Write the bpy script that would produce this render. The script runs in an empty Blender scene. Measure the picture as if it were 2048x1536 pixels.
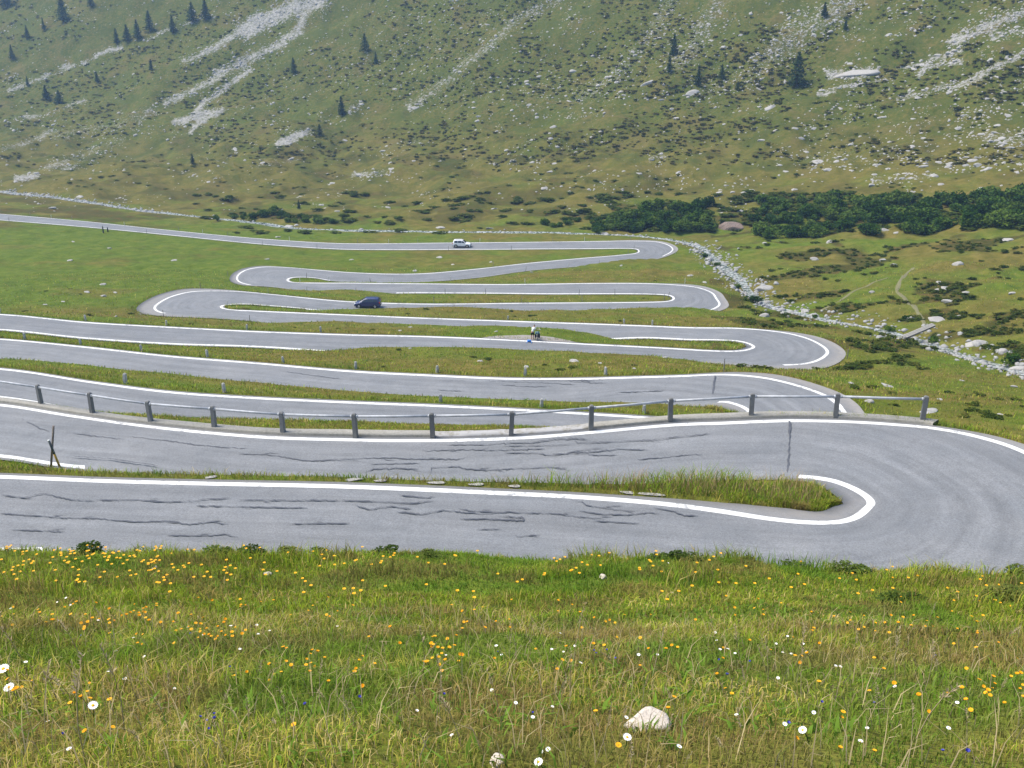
import bpy, bmesh, math, random
import numpy as np
from mathutils import Vector, Matrix, Euler
from mathutils.kdtree import KDTree

rng = np.random.default_rng(7)
random.seed(11)
SC = bpy.context.scene
COL = SC.collection

# ------------------------------------------------------------------ camera model
FPX = 1967.0                    # focal length in pixels of the 2048 px wide photograph
PITCH = math.radians(22.0)      # camera looks this far below the horizon; the lens is the world origin
CP, SP = math.cos(PITCH), math.sin(PITCH)

def ray(px, py):
    u = (np.asarray(px, float) - 1024.0) / FPX
    v = (768.0 - np.asarray(py, float)) / FPX
    return u, CP + v * SP, -SP + v * CP

def at_z(px, py, z):
    a, b, c = ray(px, py)
    t = z / c
    return np.array([a * t, b * t])

def at_y(px, py, y):
    a, b, c = ray(px, py)
    t = y / b
    return np.array([a * t, b * t, c * t])

# ------------------------------------------------------------------ noise
_T = np.random.default_rng(3).random((256, 256))
def vnoise(x, y, seed=0):
    x = np.asarray(x, float) + seed * 17.31; y = np.asarray(y, float) + seed * 9.77
    xi = np.floor(x).astype(int); yi = np.floor(y).astype(int)
    fx = x - xi; fy = y - yi
    fx = fx * fx * fx * (fx * (fx * 6 - 15) + 10); fy = fy * fy * fy * (fy * (fy * 6 - 15) + 10)
    a = _T[xi & 255, yi & 255]; b = _T[(xi + 1) & 255, yi & 255]
    c = _T[xi & 255, (yi + 1) & 255]; d = _T[(xi + 1) & 255, (yi + 1) & 255]
    return (a * (1 - fx) + b * fx) * (1 - fy) + (c * (1 - fx) + d * fx) * fy
def fbm(x, y, octv=4, seed=0, gain=0.5):
    s = 0.0; a = 1.0; t = 0.0
    for k in range(octv):
        s = s + a * (vnoise(x * 2 ** k, y * 2 ** k, seed + k * 5) - 0.5); t += a; a *= gain
    return s / t * 2.0
def sstep(a, b, x):
    t = np.clip((np.asarray(x, float) - a) / (b - a), 0, 1)
    return t * t * (3 - 2 * t)

# ------------------------------------------------------------------ the road: stations of (z, left edge, right edge)
# an edge is ('p', x, y) seen at that pixel at height z, ('w', X, Y) in metres, ('o', width) towards the camera
# from the other edge, ('c', x, y): the verge in front hides it, with its crest seen at that pixel
P = lambda x, y: ('p', x, y)
W = lambda x, y: ('w', x, y)
O = lambda w=6.0: ('o', w)
Cc = lambda x, y: ('c', x, y)
B = lambda x, y, cy: ('b', x, y, cy)      # metres, with the hiding crest seen at height cy
ST = [
 (-18.6, P(-300, 945), O()), (-18.7, P(0, 952), P(0, 1104)), (-18.75, P(200, 960), O(5.9)), (-18.8, P(400, 965), O(5.9)),
 (-18.9, P(680, 971), O()), (-19.0, P(1000, 984), O()), (-19.1, P(1200, 995), O()), (-19.15, P(1348, 1008), O(6.1)),
 (-19.2, P(1450, 1022), O(6.3)), (-19.25, P(1540, 1036), W(11.4, 26.6)),
 (-19.3, P(1608, 1043), W(14.0, 26.8)), (-19.35, P(1669, 1043), W(18.0, 28.0)), (-19.4, P(1703, 1035), W(21.2, 30.2)),
 (-19.45, P(1727, 1018), W(23.5, 33)), (-19.5, P(1736, 1007), W(24.2, 36)), (-19.55, P(1727, 994), P(2048, 902)),
 (-19.6, P(1700, 978), P(1963, 874)), (-19.65, P(1666, 965), P(1878, 857)), (-19.7, P(1635, 959), P(1775, 847)),
 (-19.75, P(1603, 956), P(1690, 842)), (-19.85, Cc(1580, 955), P(1580, 840)), (-20.0, Cc(1450, 948), P(1450, 844.5)),
 (-20.2, Cc(1348, 944), P(1348, 849)), (-20.35, Cc(1186, 946), P(1186, 863)), (-20.5, Cc(1056, 951), P(1056, 873.5)), (-20.7, Cc(919, 955), P(919, 879)),
 (-20.85, Cc(782, 956), P(782, 879.5)), (-21.0, Cc(683, 955), P(683, 878)), (-21.15, Cc(547, 952), P(547, 874)), (-21.35, Cc(410, 948), P(410, 864)),
 (-21.5, Cc(273, 944), P(273, 849)), (-21.7, P(137, 934), P(137, 830)), (-21.9, P(0, 914), P(0, 809)),
 (-22.3, W(-34.5, 46), W(-34.5, 52.3)), (-22.8, W(-42, 49), W(-37, 54.2)), (-23.3, W(-44.5, 56), W(-37, 56.3)),
 (-23.8, W(-41, 62.3), W(-35.5, 57.4)),
 (-24.3, P(0, 738), O()), (-24.6, P(191, 765), Cc(191, 823)), (-24.9, P(342, 784), Cc(342, 825)), (-25.2, P(513, 795.5), Cc(513, 831)),
 (-25.5, P(700, 804), Cc(700, 834)), (-25.8, P(851, 810), Cc(851, 839)), (-26.1, P(1022, 818), Cc(1022, 845)),
 (-26.4, P(1158, 826), Cc(1158, 846)), (-26.7, P(1329, 837), O()), (-26.85, P(1400, 842), O()),
 (-26.9, P(1440, 843), W(16.5, 53.2)), (-27.0, P(1475, 842), W(20, 54.3)), (-27.1, P(1497, 837), W(22.5, 56.5)),
 (-27.2, P(1502, 830), W(23.6, 59)), (-27.3, P(1497, 825), P(1695, 829)), (-27.4, P(1488, 818), P(1680, 810)),
 (-27.5, P(1478, 813), P(1656, 793)), (-27.6, P(1463, 808), P(1621, 779)), (-27.7, P(1447, 805), P(1570, 764)),
 (-27.8, ('q', 1420, 806.5, 804), P(1519, 754)), (-27.95, ('q', 1370, 809, 801), P(1451, 749)),
 (-28.1, ('q', 1348, 809, 800), P(1348, 752)), (-28.3, ('q', 1261, 807, 797), P(1261, 754.5)), (-28.5, Cc(1158, 793), P(1158, 757)),
 (-28.8, Cc(1022, 790), P(1022, 757)), (-29.2, Cc(851, 787), P(851, 750)), (-29.5, Cc(700, 776), P(700, 742)),
 (-29.9, Cc(513, 759), P(513, 726)), (-30.3, Cc(342, 743), P(342, 712.5)), (-30.7, Cc(171, 724), P(171, 694)),
 (-31.1, Cc(0, 711), P(0, 678)),
 (-31.6, W(-56, 83.5), W(-55, 90)), (-32.2, W(-64.5, 88), W(-58.5, 92.3)), (-32.8, W(-67, 96), W(-58.8, 96)),
 (-33.4, W(-63, 103.2), W(-57.2, 98.6)),
 (-34.0, P(0, 629), P(0, 660)), (-34.6, P(171, 644.5), P(171, 677)), (-35.2, P(342, 654.5), P(342, 688.5)), (-35.7, P(513, 663), P(513, 694)),
 (-36.2, P(700, 669.5), Cc(700, 690)), (-36.6, P(851, 673), Cc(851, 690)), (-37.0, P(1022, 680), Cc(1022, 693)),
 (-37.4, P(1193, 689), Cc(1193, 702)), (-37.7, P(1300, 694.5), Cc(1300, 707)), (-37.9, P(1380, 699), Cc(1380, 712)),
 (-38.0, P(1416, 701), P(1410, 722)), (-38.15, P(1461, 702), P(1502, 728.5)), (-38.3, P(1485, 700.5), P(1577, 731)),
 (-38.45, P(1499, 697.5), P(1628, 725)), (-38.6, P(1505, 694), P(1657, 704)), (-38.75, P(1500, 689.5), P(1628, 682)),
 (-38.9, P(1487, 685), P(1587, 669)), (-39.05, P(1468, 682), P(1536, 661)), (-39.2, P(1430, 680.3), P(1468, 656)),
 (-39.5, P(1380, 680), P(1380, 655.2)), (-39.8, P(1288, 676), P(1288, 651.5)), (-40.2, Cc(1193, 660), P(1193, 648)),
 (-40.6, Cc(1090, 649), P(1090, 644.5)), (-41.0, Cc(1022, 646.5), P(1022, 642.5)), (-41.4, Cc(900, 648), P(900, 638)),
 (-41.8, Cc(782, 644), P(782, 633.5)), (-42.2, Cc(700, 638.5), P(700, 630)), (-42.6, Cc(581, 642), P(581, 625)),
 (-43.0, P(500, 641), P(500, 621.5)), (-43.2, P(410, 634), P(475, 620.3)), (-43.35, P(350, 630), P(458, 618.8)),
 (-43.5, P(316, 624), P(447, 616.5)), (-43.6, P(308, 615), P(444, 613.5)), (-43.7, P(325, 601), P(447, 611.3)),
 (-43.85, P(349, 591), P(458, 609.5)), (-44.0, P(383, 583.5), P(475, 608.3)), (-44.2, P(427, 582), P(500, 608.5)),
 (-44.4, P(478, 583), P(530, 611)), (-44.6, P(547, 589), P(595, 616)), (-44.8, P(615, 596), Cc(615, 618)),
 (-45.0, P(680, 602), Cc(680, 617)), (-45.2, P(765, 606), Cc(765, 611.5)), (-45.4, P(861, 608), Cc(861, 609)),
 (-45.6, P(943, 607.5), Cc(943, 609)), (-45.8, P(1022, 606.5), Cc(1022, 619)), (-46.0, P(1090, 606), Cc(1090, 621)),
 (-46.2, P(1158, 605.5), Cc(1158, 615)), (-46.4, P(1227, 605), Cc(1227, 615)), (-46.6, P(1295, 604.2), B(22, 144.2, 611)),
 (-46.75, P(1325, 603.2), B(26.5, 144.5, 608)), (-46.85, P(1338, 601.8), B(30.5, 146.3, 606)), (-46.95, P(1345, 599), B(33, 149.5, 605)),
 (-47.0, P(1346, 596.5), P(1433, 596)), (-47.1, P(1343, 593), P(1425, 586)), (-47.2, P(1335, 590.5), P(1399, 576)),
 (-47.3, P(1316, 589), P(1365, 571)), (-47.5, P(1270, 588), P(1295, 567)), (-47.8, P(1158, 588), P(1158, 567)),
 (-48.0, P(1090, 588), P(1090, 568)), (-48.3, P(1000, 587), P(1000, 569)), (-48.6, P(851, 586), P(851, 567.5)),
 (-48.9, Cc(770, 580), P(770, 567)), (-49.1, Cc(700, 577), P(700, 566)), (-49.3, Cc(640, 575), P(640, 566)),
 (-49.5, P(540, 572.5), P(600, 565.3)), (-49.6, P(500, 570), P(585, 564.3)), (-49.7, P(478, 564), P(577, 561.8)),
 (-49.8, P(473, 556), P(576.5, 559)), (-49.9, P(480, 546), P(580, 556.7)), (-50.0, P(498, 538), P(588, 555)),
 (-50.15, P(530, 533.8), P(605, 554.5)), (-50.3, P(581, 535.5), P(630, 556)), (-50.5, P(649, 541), P(660, 561)),
 (-50.8, P(700, 545), P(720, 564.5)), (-51.1, P(782, 548), P(782, 565)), (-51.4, P(851, 547), P(851, 563)),
 (-51.7, P(953, 538), P(953, 555)), (-52.0, P(1056, 526.5), P(1056, 541)), (-52.3, P(1158, 517), Cc(1158, 527)),
 (-52.6, P(1227, 511.5), Cc(1227, 518)), (-52.75, P(1252, 509), Cc(1262, 515)), (-52.85, P(1266, 507.5), ('q', 1305, 518.5, 513.5)),
 (-52.95, P(1275, 505), P(1338, 507)), (-53.05, P(1277, 502), P(1346, 498)), (-53.15, P(1274, 499), P(1334, 489)),
 (-53.25, P(1265, 497.5), P(1312, 483.7)), (-53.4, P(1240, 497), P(1265, 482)), (-53.6, P(1200, 497.5), P(1200, 482.5)),
 (-53.9, P(1090, 498), P(1090, 484)), (-54.3, P(919, 499), P(919, 485.5)), (-54.9, P(680, 498.5), P(680, 487)),
 (-55.1, P(513, 487.5), P(513, 477)), (-55.2, P(342, 470.5), P(342, 461)), (-55.3, P(171, 454), P(171, 443)),
 (-55.4, P(0, 440), P(0, 428)), (-55.5, P(-300, 415), P(-300, 403)), (-55.6, P(-700, 385), P(-700, 373)),
]
crest_pts = []          # (station index, world xyz)
def _edge(e, z):
    if e[0] in 'pq': return at_z(e[1], e[2], z)
    if e[0] in 'wb': return np.array([e[1], e[2]], float)
    return None
Ls, Rs, Zs, CR = [], [], [], []
for i, (z, l, r) in enumerate(ST):
    a, b = _edge(l, z), _edge(r, z)
    crest = None
    for me, (e, other) in enumerate(((l, b), (r, a))):
        if e[0] in 'oc':
            w = e[1] if e[0] == 'o' else 6.0
            if e[0] == 'c':
                q = at_z(e[1], e[2], z)
                vis = np.linalg.norm(q - other)
                if vis > 5.9: w = min(vis, 7.0)
                else: crest = (e[1], e[2])
            d = np.linalg.norm(other)
            p = other * (1 - w / d)
            if crest is not None:
                yc = p[1] - 0.9
                crest = at_y(crest[0], crest[1], yc)
            if me == 0: a = p
            else: b = p
    for e, p in ((l, a), (r, b)):
        if e[0] == 'q': crest = at_y(e[1], e[3], p[1] - .9)
        if e[0] == 'b':
            yc = p[1] - 0.9; px_ = 1024 + FPX * p[0] / (p[1] * CP - z * SP); crest = at_y(px_, e[3], yc)
    Ls.append(a); Rs.append(b); Zs.append(z); CR.append(crest)
Ls, Rs, Zs = np.array(Ls), np.array(Rs), np.array(Zs)

def catmull(Pts, sub):
    """sub[i] samples in span i, returned concatenated"""
    out = []
    n = len(Pts)
    for i in range(n - 1):
        p0 = Pts[max(i - 1, 0)]; p1 = Pts[i]; p2 = Pts[i + 1]; p3 = Pts[min(i + 2, n - 1)]
        d01 = max(np.linalg.norm(p1 - p0), 1e-3) ** .5; d12 = max(np.linalg.norm(p2 - p1), 1e-3) ** .5; d23 = max(np.linalg.norm(p3 - p2), 1e-3) ** .5
        m1 = (p2 - p1) if i == 0 else ((p1 - p0) / d01 - (p2 - p0) / (d01 + d12) + (p2 - p1) / d12) * d12
        m2 = (p2 - p1) if i == n - 2 else ((p2 - p1) / d12 - (p3 - p1) / (d12 + d23) + (p3 - p2) / d23) * d12
        t = np.linspace(0, 1, sub[i], endpoint=False)[:, None]
        out.append((2 * t ** 3 - 3 * t ** 2 + 1) * p1 + (t ** 3 - 2 * t ** 2 + t) * m1 + (-2 * t ** 3 + 3 * t ** 2) * p2 + (t ** 3 - t ** 2) * m2)
    out.append(Pts[-1:])
    return np.concatenate(out)
spans = [int(max(2, math.ceil(max(np.linalg.norm(Ls[i + 1] - Ls[i]), np.linalg.norm(Rs[i + 1] - Rs[i])) / 0.55))) for i in range(len(Zs) - 1)]
RL = catmull(Ls, spans); RR = catmull(Rs, spans)
RZ = np.concatenate([np.linspace(Zs[i], Zs[i + 1], spans[i], endpoint=False) for i in range(len(Zs) - 1)] + [Zs[-1:]])
for _ in range(6): RZ[1:-1] = .25 * RZ[:-2] + .5 * RZ[1:-1] + .25 * RZ[2:]
SIDX = np.concatenate([[0], np.cumsum(spans)])      # station -> dense index
NS = len(RZ)
_w = np.linalg.norm(RL - RR, axis=1)
OUT = (RL - RR) / _w[:, None]                        # outward direction at the left edge
# asphalt beyond the painted line
eL = np.full(NS, 0.32); eR = np.full(NS, 0.32)
def extra(arr, z0, z1, val):
    m = (RZ <= z0) & (RZ >= z1)
    c = 0.5 * (z0 + z1); h = abs(z0 - z1) / 2
    arr[m] = np.maximum(arr[m], 0.32 + (val - 0.32) * sstep(1.0, 0.35, np.abs(RZ[m] - c) / h))
extra(eL, -19.1, -19.75, 1.15); extra(eR, -19.42, -19.64, 0.7)
extra(eR, -26.8, -28.1, 1.3); extra(eL, -27.1, -27.95, 1.2)
extra(eR, -37.9, -39.1, 1.9); extra(eL, -38.2, -39.1, .7)
extra(eL, -43.1, -44.5, 2.5); extra(eR, -46.7, -47.5, 1.4); extra(eL, -49.4, -50.4, 1.3); extra(eR, -52.8, -53.6, 1.2)
for _ in range(8):
    for a in (eL, eR): a[1:-1] = .25 * a[:-2] + .5 * a[1:-1] + .25 * a[2:]
AL = RL + OUT * eL[:, None]; AR = RR - OUT * eR[:, None]      # asphalt edges

# samples over the asphalt for terrain carving
samp = []
for k in range(NS):
    n = int(max(4, np.linalg.norm(AL[k] - AR[k]) / 0.45))
    t = np.linspace(0, 1, n)[:, None]
    q = AL[k] * (1 - t) + AR[k] * t
    samp.append(np.column_stack([q, np.full(n, RZ[k])]))
LAYBY = [(955, 677.5), (985, 672), (1020, 669), (1045, 667.5), (1075, 667.5), (1105, 669.5), (1140, 675), (1170, 682), (1195, 688.5)]
_k = [int(np.argmin(np.hypot(*(RL - at_z(a, b, -37.0)).T))) for a, b in LAYBY]
for (a, b), k in zip(LAYBY, _k):
    q = at_z(a, b, -36.95); t = np.linspace(0, 1, 8)[:, None]
    samp.append(np.column_stack([AL[k] * (1 - t) + q * t, np.full(8, RZ[k])]))
samp = np.concatenate(samp)
KD = KDTree(len(samp))
for i, s in enumerate(samp): KD.insert((s[0], s[1], 0), i)
KD.balance()

# ------------------------------------------------------------------ base height field (1 m grid, membrane through the known heights)
GX0, GX1, GY0, GY1 = -470, 330, -12, 830
NX, NY = GX1 - GX0 + 1, GY1 - GY0 + 1
acc = np.zeros((NY, NX)); cnt = np.zeros((NY, NX))
def splat(x, y, z, wt=1.0):
    xi = np.round(np.asarray(x) - GX0).astype(int); yi = np.round(np.asarray(y) - GY0).astype(int)
    z = np.asarray(z)
    ok = (xi >= 0) & (xi < NX) & (yi >= 0) & (yi < NY)
    np.add.at(acc, (yi[ok], xi[ok]), z[ok] * wt); np.add.at(cnt, (yi[ok], xi[ok]), wt)
def dense(poly, step=0.5):
    poly = np.asarray(poly, float); out = []
    for a, b in zip(poly[:-1], poly[1:]):
        n = max(2, int(np.linalg.norm(b - a) / step)); t = np.linspace(0, 1, n, endpoint=False)[:, None]
        out.append(a + (b - a) * t)
    out.append(poly[-1:])
    return np.concatenate(out)
# foreground meadow
CREST_PX = np.array([-900, -300, 0, 130, 190, 250, 400, 560, 700, 900, 1100, 1250, 1330, 1420, 1500, 1600, 1700, 1850, 2048, 2400, 3000], float)
CREST_PY = np.array([1116, 1112, 1110, 1098, 1092, 1100, 1102, 1108, 1120, 1124, 1124, 1114, 1106, 1108, 1110, 1112, 1118, 1136, 1138, 1140, 1148], float)
_prY = np.array([-12, 0, 1.5, 2.8, 5.0, 8.0, 11.0, 14.0]); _prZ = np.array([3.4, -1.65, -2.05, -2.66, -3.98, -5.76, -7.35, -8.62])
YC = 14.0
def fore(X, Y):
    u = X / np.maximum(Y, 3.0)
    # crest height in this direction
    t_px = 1024 + u * FPX * 1.06
    py = np.interp(t_px, CREST_PX, CREST_PY)
    a, b, c = ray(t_px, py)
    zc = YC * c / b
    z = np.interp(Y, _prY, _prZ)
    return z + np.clip(Y / YC, 0, 1) ** 2 * (zc - _prZ[-1])
gx, gy = np.meshgrid(np.arange(-60, 61), np.arange(-12, 14.6))
splat(gx.ravel(), gy.ravel(), fore(gx.ravel(), gy.ravel()))
# road bed
splat(samp[:, 0], samp[:, 1], samp[:, 2], 3.0)
# verge crests that hide the near road edges
run = []
def flush(run):
    if len(run) >= 2:
        d = dense(np.array(run)); splat(d[:, 0], d[:, 1], d[:, 2], 30.0)
for c in CR + [None]:
    if c is None: flush(run); run = []
    else: run.append(c)
# stream bed
STREAM = [(2500, 870, -31.5), (2230, 800, -35), (2048, 742, -38), (1960, 718, -40), (1900, 700, -41.6), (1830, 676, -43.2), (1760, 655, -44.6), (1660, 640, -46),
          (1610, 628, -47.2), (1535, 612, -48.4), (1500, 585, -49.6), (1480, 556, -50.8), (1450, 535, -51.8), (1418, 505, -53.2), (1400, 490, -53.9), (1340, 478, -54.5),
          (1250, 468, -55), (1100, 464, -55.6), (900, 462, -56.2), (720, 460, -56.8), (590, 455, -57.2), (480, 440, -57.8), (320, 424, -58.6), (200, 406, -59.3), (0, 382, -60.3), (-300, 358, -61.5), (-700, 335, -62.5)]
stream_w = np.array([np.append(at_z(a, b, c), c) for a, b, c in STREAM])
d = dense(stream_w); splat(d[:, 0], d[:, 1], d[:, 2], 5.0)
# meadow across the stream
for line in ([(1790, 640, -44.6), (1900, 660, -42.6), (2048, 685, -39.8), (2700, 760, -29)],
             [(1570, 560, -49.6), (1700, 580, -47.0), (1850, 590, -44.8), (2048, 600, -42.2), (2700, 640, -32.5)],
             [(1470, 500, -53.0), (1600, 510, -50.4), (1800, 520, -47.6), (2048, 530, -44.4), (2700, 560, -35.5)]):
    d = dense(np.array([np.append(at_z(a, b, c), c) for a, b, c in line])); splat(d[:, 0], d[:, 1], d[:, 2])
# mountain side: forward distance by direction and elevation
MC = np.array([-1000, -600, 0, 500, 1000, 1500, 2048, 2700, 3200], float)
MR = np.array([-560, -420, -300, -150, 0, 100, 200, 300, 400], float)
MD = np.array([
 [930, 890, 790, 700, 620, 545, 470, 405, 370],
 [900, 850, 740, 655, 580, 510, 438, 375, 340],
 [860, 800, 690, 610, 540, 475, 405, 345, 310],
 [800, 740, 640, 570, 505, 445, 375, 315, 280],
 [730, 680, 590, 525, 465, 410, 345, 285, 255],
 [660, 620, 540, 485, 430, 380, 320, 262, 235],
 [570, 540, 480, 440, 390, 345, 290, 235, 210],
 [460, 440, 402, 375, 340, 305, 255, 205, 185],
 [335, 320, 296, 290, 280, 260, 222, 176, 160]], float)
pxs = np.arange(-1000, 3201, 5.0); pys = np.arange(-560, 401, 2.5)
def smooth_interp(xq, xk, Vk):
    # monotone-ish cubic through the columns of Vk
    m = np.gradient(Vk, xk, axis=-1)
    i = np.clip(np.searchsorted(xk, xq) - 1, 0, len(xk) - 2)
    h = xk[i + 1] - xk[i]; t = (xq - xk[i]) / h
    return (2 * t ** 3 - 3 * t ** 2 + 1) * Vk[..., i] + (t ** 3 - 2 * t ** 2 + t) * h * m[..., i] + (-2 * t ** 3 + 3 * t ** 2) * Vk[..., i + 1] + (t ** 3 - t ** 2) * h * m[..., i + 1]
T1 = smooth_interp(pxs, MC, MD)                     # rows x pxs
T2 = smooth_interp(pys, MR, T1.T).T                 # pys x pxs
PX, PY = np.meshgrid(pxs, pys)
a_, b_, c_ = ray(PX, PY)
t_ = T2 / b_
splat((a_ * t_).ravel(), (b_ * t_).ravel(), (c_ * t_).ravel())
foot = np.array([at_y(px, 468, y) for px, y in ((1260, 243), (1350, 236), (1500, 226), (1700, 214), (1850, 204), (2048, 191), (2400, 168), (2700, 150), (3200, 130))])
d = dense(foot); splat(d[:, 0], d[:, 1], d[:, 2])

def solve(acc, cnt):
    lv = [(acc, cnt)]
    while min(lv[-1][0].shape) > 40:
        a, c = lv[-1]
        ny, nx = (a.shape[0] + 1) // 2, (a.shape[1] + 1) // 2
        pa = np.zeros((ny * 2, nx * 2)); pc = np.zeros((ny * 2, nx * 2))
        pa[:a.shape[0], :a.shape[1]] = a; pc[:a.shape[0], :a.shape[1]] = c
        lv.append((pa.reshape(ny, 2, nx, 2).sum((1, 3)), pc.reshape(ny, 2, nx, 2).sum((1, 3))))
    g = None
    for li in range(len(lv) - 1, -1, -1):
        a, c = lv[li]
        k = c > 0; v = np.where(k, a / np.maximum(c, 1e-9), 0)
        if g is None:
            g = np.full(a.shape, v[k].mean()); it = 1500
        else:
            g = np.repeat(np.repeat(g, 2, 0), 2, 1)[:a.shape[0], :a.shape[1]]; it = 220 if li else 160
        g = np.where(k, v, g)
        for _ in range(it):
            p = np.pad(g, 1, mode='edge')
            n = 0.25 * (p[:-2, 1:-1] + p[2:, 1:-1] + p[1:-1, :-2] + p[1:-1, 2:])
            g = np.where(k, v, n)
    return g
BASE = solve(acc, cnt)
# soften the creases left by the control lines, away from the roads
yy = (np.arange(NY) + GY0)[:, None]
soft = BASE.copy()
for _ in range(24):
    p = np.pad(soft, 1, mode='edge'); soft = (p[:-2, 1:-1] + p[2:, 1:-1] + p[1:-1, :-2] + p[1:-1, 2:] + 2 * soft) / 6
soft2 = BASE.copy()
for _ in range(2):
    p = np.pad(soft2, 1, mode='edge'); soft2 = (p[:-2, 1:-1] + p[2:, 1:-1] + p[1:-1, :-2] + p[1:-1, 2:] + 2 * soft2) / 6
wsoft = sstep(225, 262, yy + 0 * BASE)
BASE = soft2 * (1 - wsoft) + soft * wsoft

def bil(G, x, y):
    fx = np.clip(np.asarray(x, float) - GX0, 0, NX - 1.001); fy = np.clip(np.asarray(y, float) - GY0, 0, NY - 1.001)
    xi = fx.astype(int); yi = fy.astype(int); fx = fx - xi; fy = fy - yi
    return (G[yi, xi] * (1 - fx) + G[yi, xi + 1] * fx) * (1 - fy) + (G[yi + 1, xi] * (1 - fx) + G[yi + 1, xi + 1] * fx) * fy

_sx = stream_w[:, 0]; _sd = dense(stream_w, 1.0)
KS = KDTree(len(_sd))
for i, s in enumerate(_sd): KS.insert((s[0], s[1], 0), i)
KS.balance()
def road_dist(x, y):
    d = np.full(len(x), 99.0); z = np.zeros(len(x))
    m = np.nonzero((y > 22) & (y < 420) & (x > -160) & (x < 40))[0]
    for i in m:
        co, idx, dd = KD.find((x[i], y[i], 0)); d[i] = dd; z[i] = samp[idx, 2]
    return d, z
def stream_dist(x, y):
    d = np.full(len(x), 99.0)
    m = np.nonzero((y > 60) & (y < 520) & (x > -300) & (x < 120))[0]
    for i in m: d[i] = KS.find((x[i], y[i], 0))[2]
    return d
def height(x, y, full=False):
    """ground height (arrays)"""
    x = np.asarray(x, float); y = np.asarray(y, float)
    h = bil(BASE, x, y)
    r = np.hypot(x, y)
    fr = sstep(15, 10, r)
    front = (y < 14.4) & (np.abs(x) < 58)
    h = np.where(front, fore(x, y) * fr + h * (1 - fr), h)
    far = sstep(225, 330, y + 0.25 * x)
    amp = 0.10 + 0.10 * sstep(16, 60, r) + 0.22 * sstep(60, 160, r)
    n = fbm(x / 4.2, y / 4.2, 4, 2) * amp * 1.2 + fbm(x / 2.1, y / 1.7, 3, 37) * .17 * sstep(4, 8, r) * sstep(24, 14, r)
    n = n + far * (fbm(x / 55, y / 55, 4, 9) * 5.5 + fbm(x / 13, y / 13, 3, 14) * 2.5 + fbm(x / 4.5, y / 4.5, 3, 18) * .8)
    n = n + fbm(x / 0.8, y / 0.8, 3, 31) * 0.055 * sstep(60, 8, r)
    d, z = road_dist(x, y)
    sd = stream_dist(x, y)
    n = n * sstep(0.2, 5.0, d) * (0.3 + .7 * sstep(1, 9, sd))
    # hummocks across the stream
    hum = sstep(2, 9, sd) * sstep(0, 25, x - np.interp(y, _sd[:, 1][np.argsort(_sd[:, 1])], _sd[:, 0][np.argsort(_sd[:, 1])])) * (y > 80) * (1 - far)
    n = n + hum * (fbm(x / 11, y / 11, 3, 23) * 1.5)
    k = sstep(0.25, 1.7, d)
    out = (z - 0.07) * (1 - k) + (h + n) * k
    out = np.where(d > 50, h + n, out)
    out = out - 0.5 * sstep(3.0, 0.5, sd)
    if full: return out, d, sd, far
    return out

# ------------------------------------------------------------------ ground sheet: rows by distance, columns by direction
az = np.concatenate([np.linspace(-180, -46, 40, endpoint=False), np.linspace(-46, -37, 26, endpoint=False), np.linspace(-37, 37, 640, endpoint=False), np.linspace(37, 46, 26, endpoint=False), np.linspace(46, 180, 41)])
rr = [0.55]
while rr[-1] < 830: rr.append(rr[-1] * (1.0062 if rr[-1] > 12 else 1.012))
rr = np.array(rr)
AZ = np.radians(az)
TX = np.sin(AZ)[None, :] * rr[:, None]; TY = np.cos(AZ)[None, :] * rr[:, None]
_h, _d, _sd_, _far = height(TX.ravel(), TY.ravel(), True)
TH = _h.reshape(TX.shape); TD = _d.reshape(TX.shape); TS = _sd_.reshape(TX.shape); TF = _far.reshape(TX.shape)
print('terrain', TX.shape)
TANG = TH / rr[:, None]                     # slope of the sight line to each ground point
TMAX = np.maximum.accumulate(TANG, axis=0)
_azf = az
def hit(px, py):
    """ground point seen at a pixel (first surface along the sight line), as xyz"""
    a, b, c = ray(px, py)
    A = math.degrees(math.atan2(a, b)); s = c / math.hypot(a, b)
    j = int(np.clip(np.searchsorted(_azf, A) - 1, 0, len(_azf) - 2))
    f = (A - _azf[j]) / (_azf[j + 1] - _azf[j])
    col = TANG[:, j] * (1 - f) + TANG[:, j + 1] * f
    k = np.nonzero(col >= s)[0]
    k = k[k > 0]
    if len(k) == 0: return None
    k = k[0]
    g = (s - col[k - 1]) / max(col[k] - col[k - 1], 1e-9)
    r = rr[k - 1] + (rr[k] - rr[k - 1]) * min(max(g, 0), 1)
    A = math.radians(A)
    return np.array([math.sin(A) * r, math.cos(A) * r, r * s])
def ground_z(x, y):
    r = np.hypot(x, y); A = np.degrees(np.arctan2(x, y))
    i = np.clip(np.searchsorted(rr, r) - 1, 0, len(rr) - 2); j = np.clip(np.searchsorted(_azf, A) - 1, 0, len(_azf) - 2)
    fi = np.clip((r - rr[i]) / (rr[i + 1] - rr[i]), 0, 1); fj = (A - _azf[j]) / (_azf[j + 1] - _azf[j])
    return (TH[i, j] * (1 - fi) + TH[i + 1, j] * fi) * (1 - fj) + (TH[i, j + 1] * (1 - fi) + TH[i + 1, j + 1] * fi) * fj
def road_gap(x, y):
    r = np.hypot(x, y); A = np.degrees(np.arctan2(x, y))
    i = np.clip(np.searchsorted(rr, r) - 1, 0, len(rr) - 2); j = np.clip(np.searchsorted(_azf, A) - 1, 0, len(_azf) - 2)
    return TD[i, j]
def stream_gap(x, y):
    r = np.hypot(x, y); A = np.degrees(np.arctan2(x, y))
    i = np.clip(np.searchsorted(rr, r) - 1, 0, len(rr) - 2); j = np.clip(np.searchsorted(_azf, A) - 1, 0, len(_azf) - 2)
    return TS[i, j]
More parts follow.
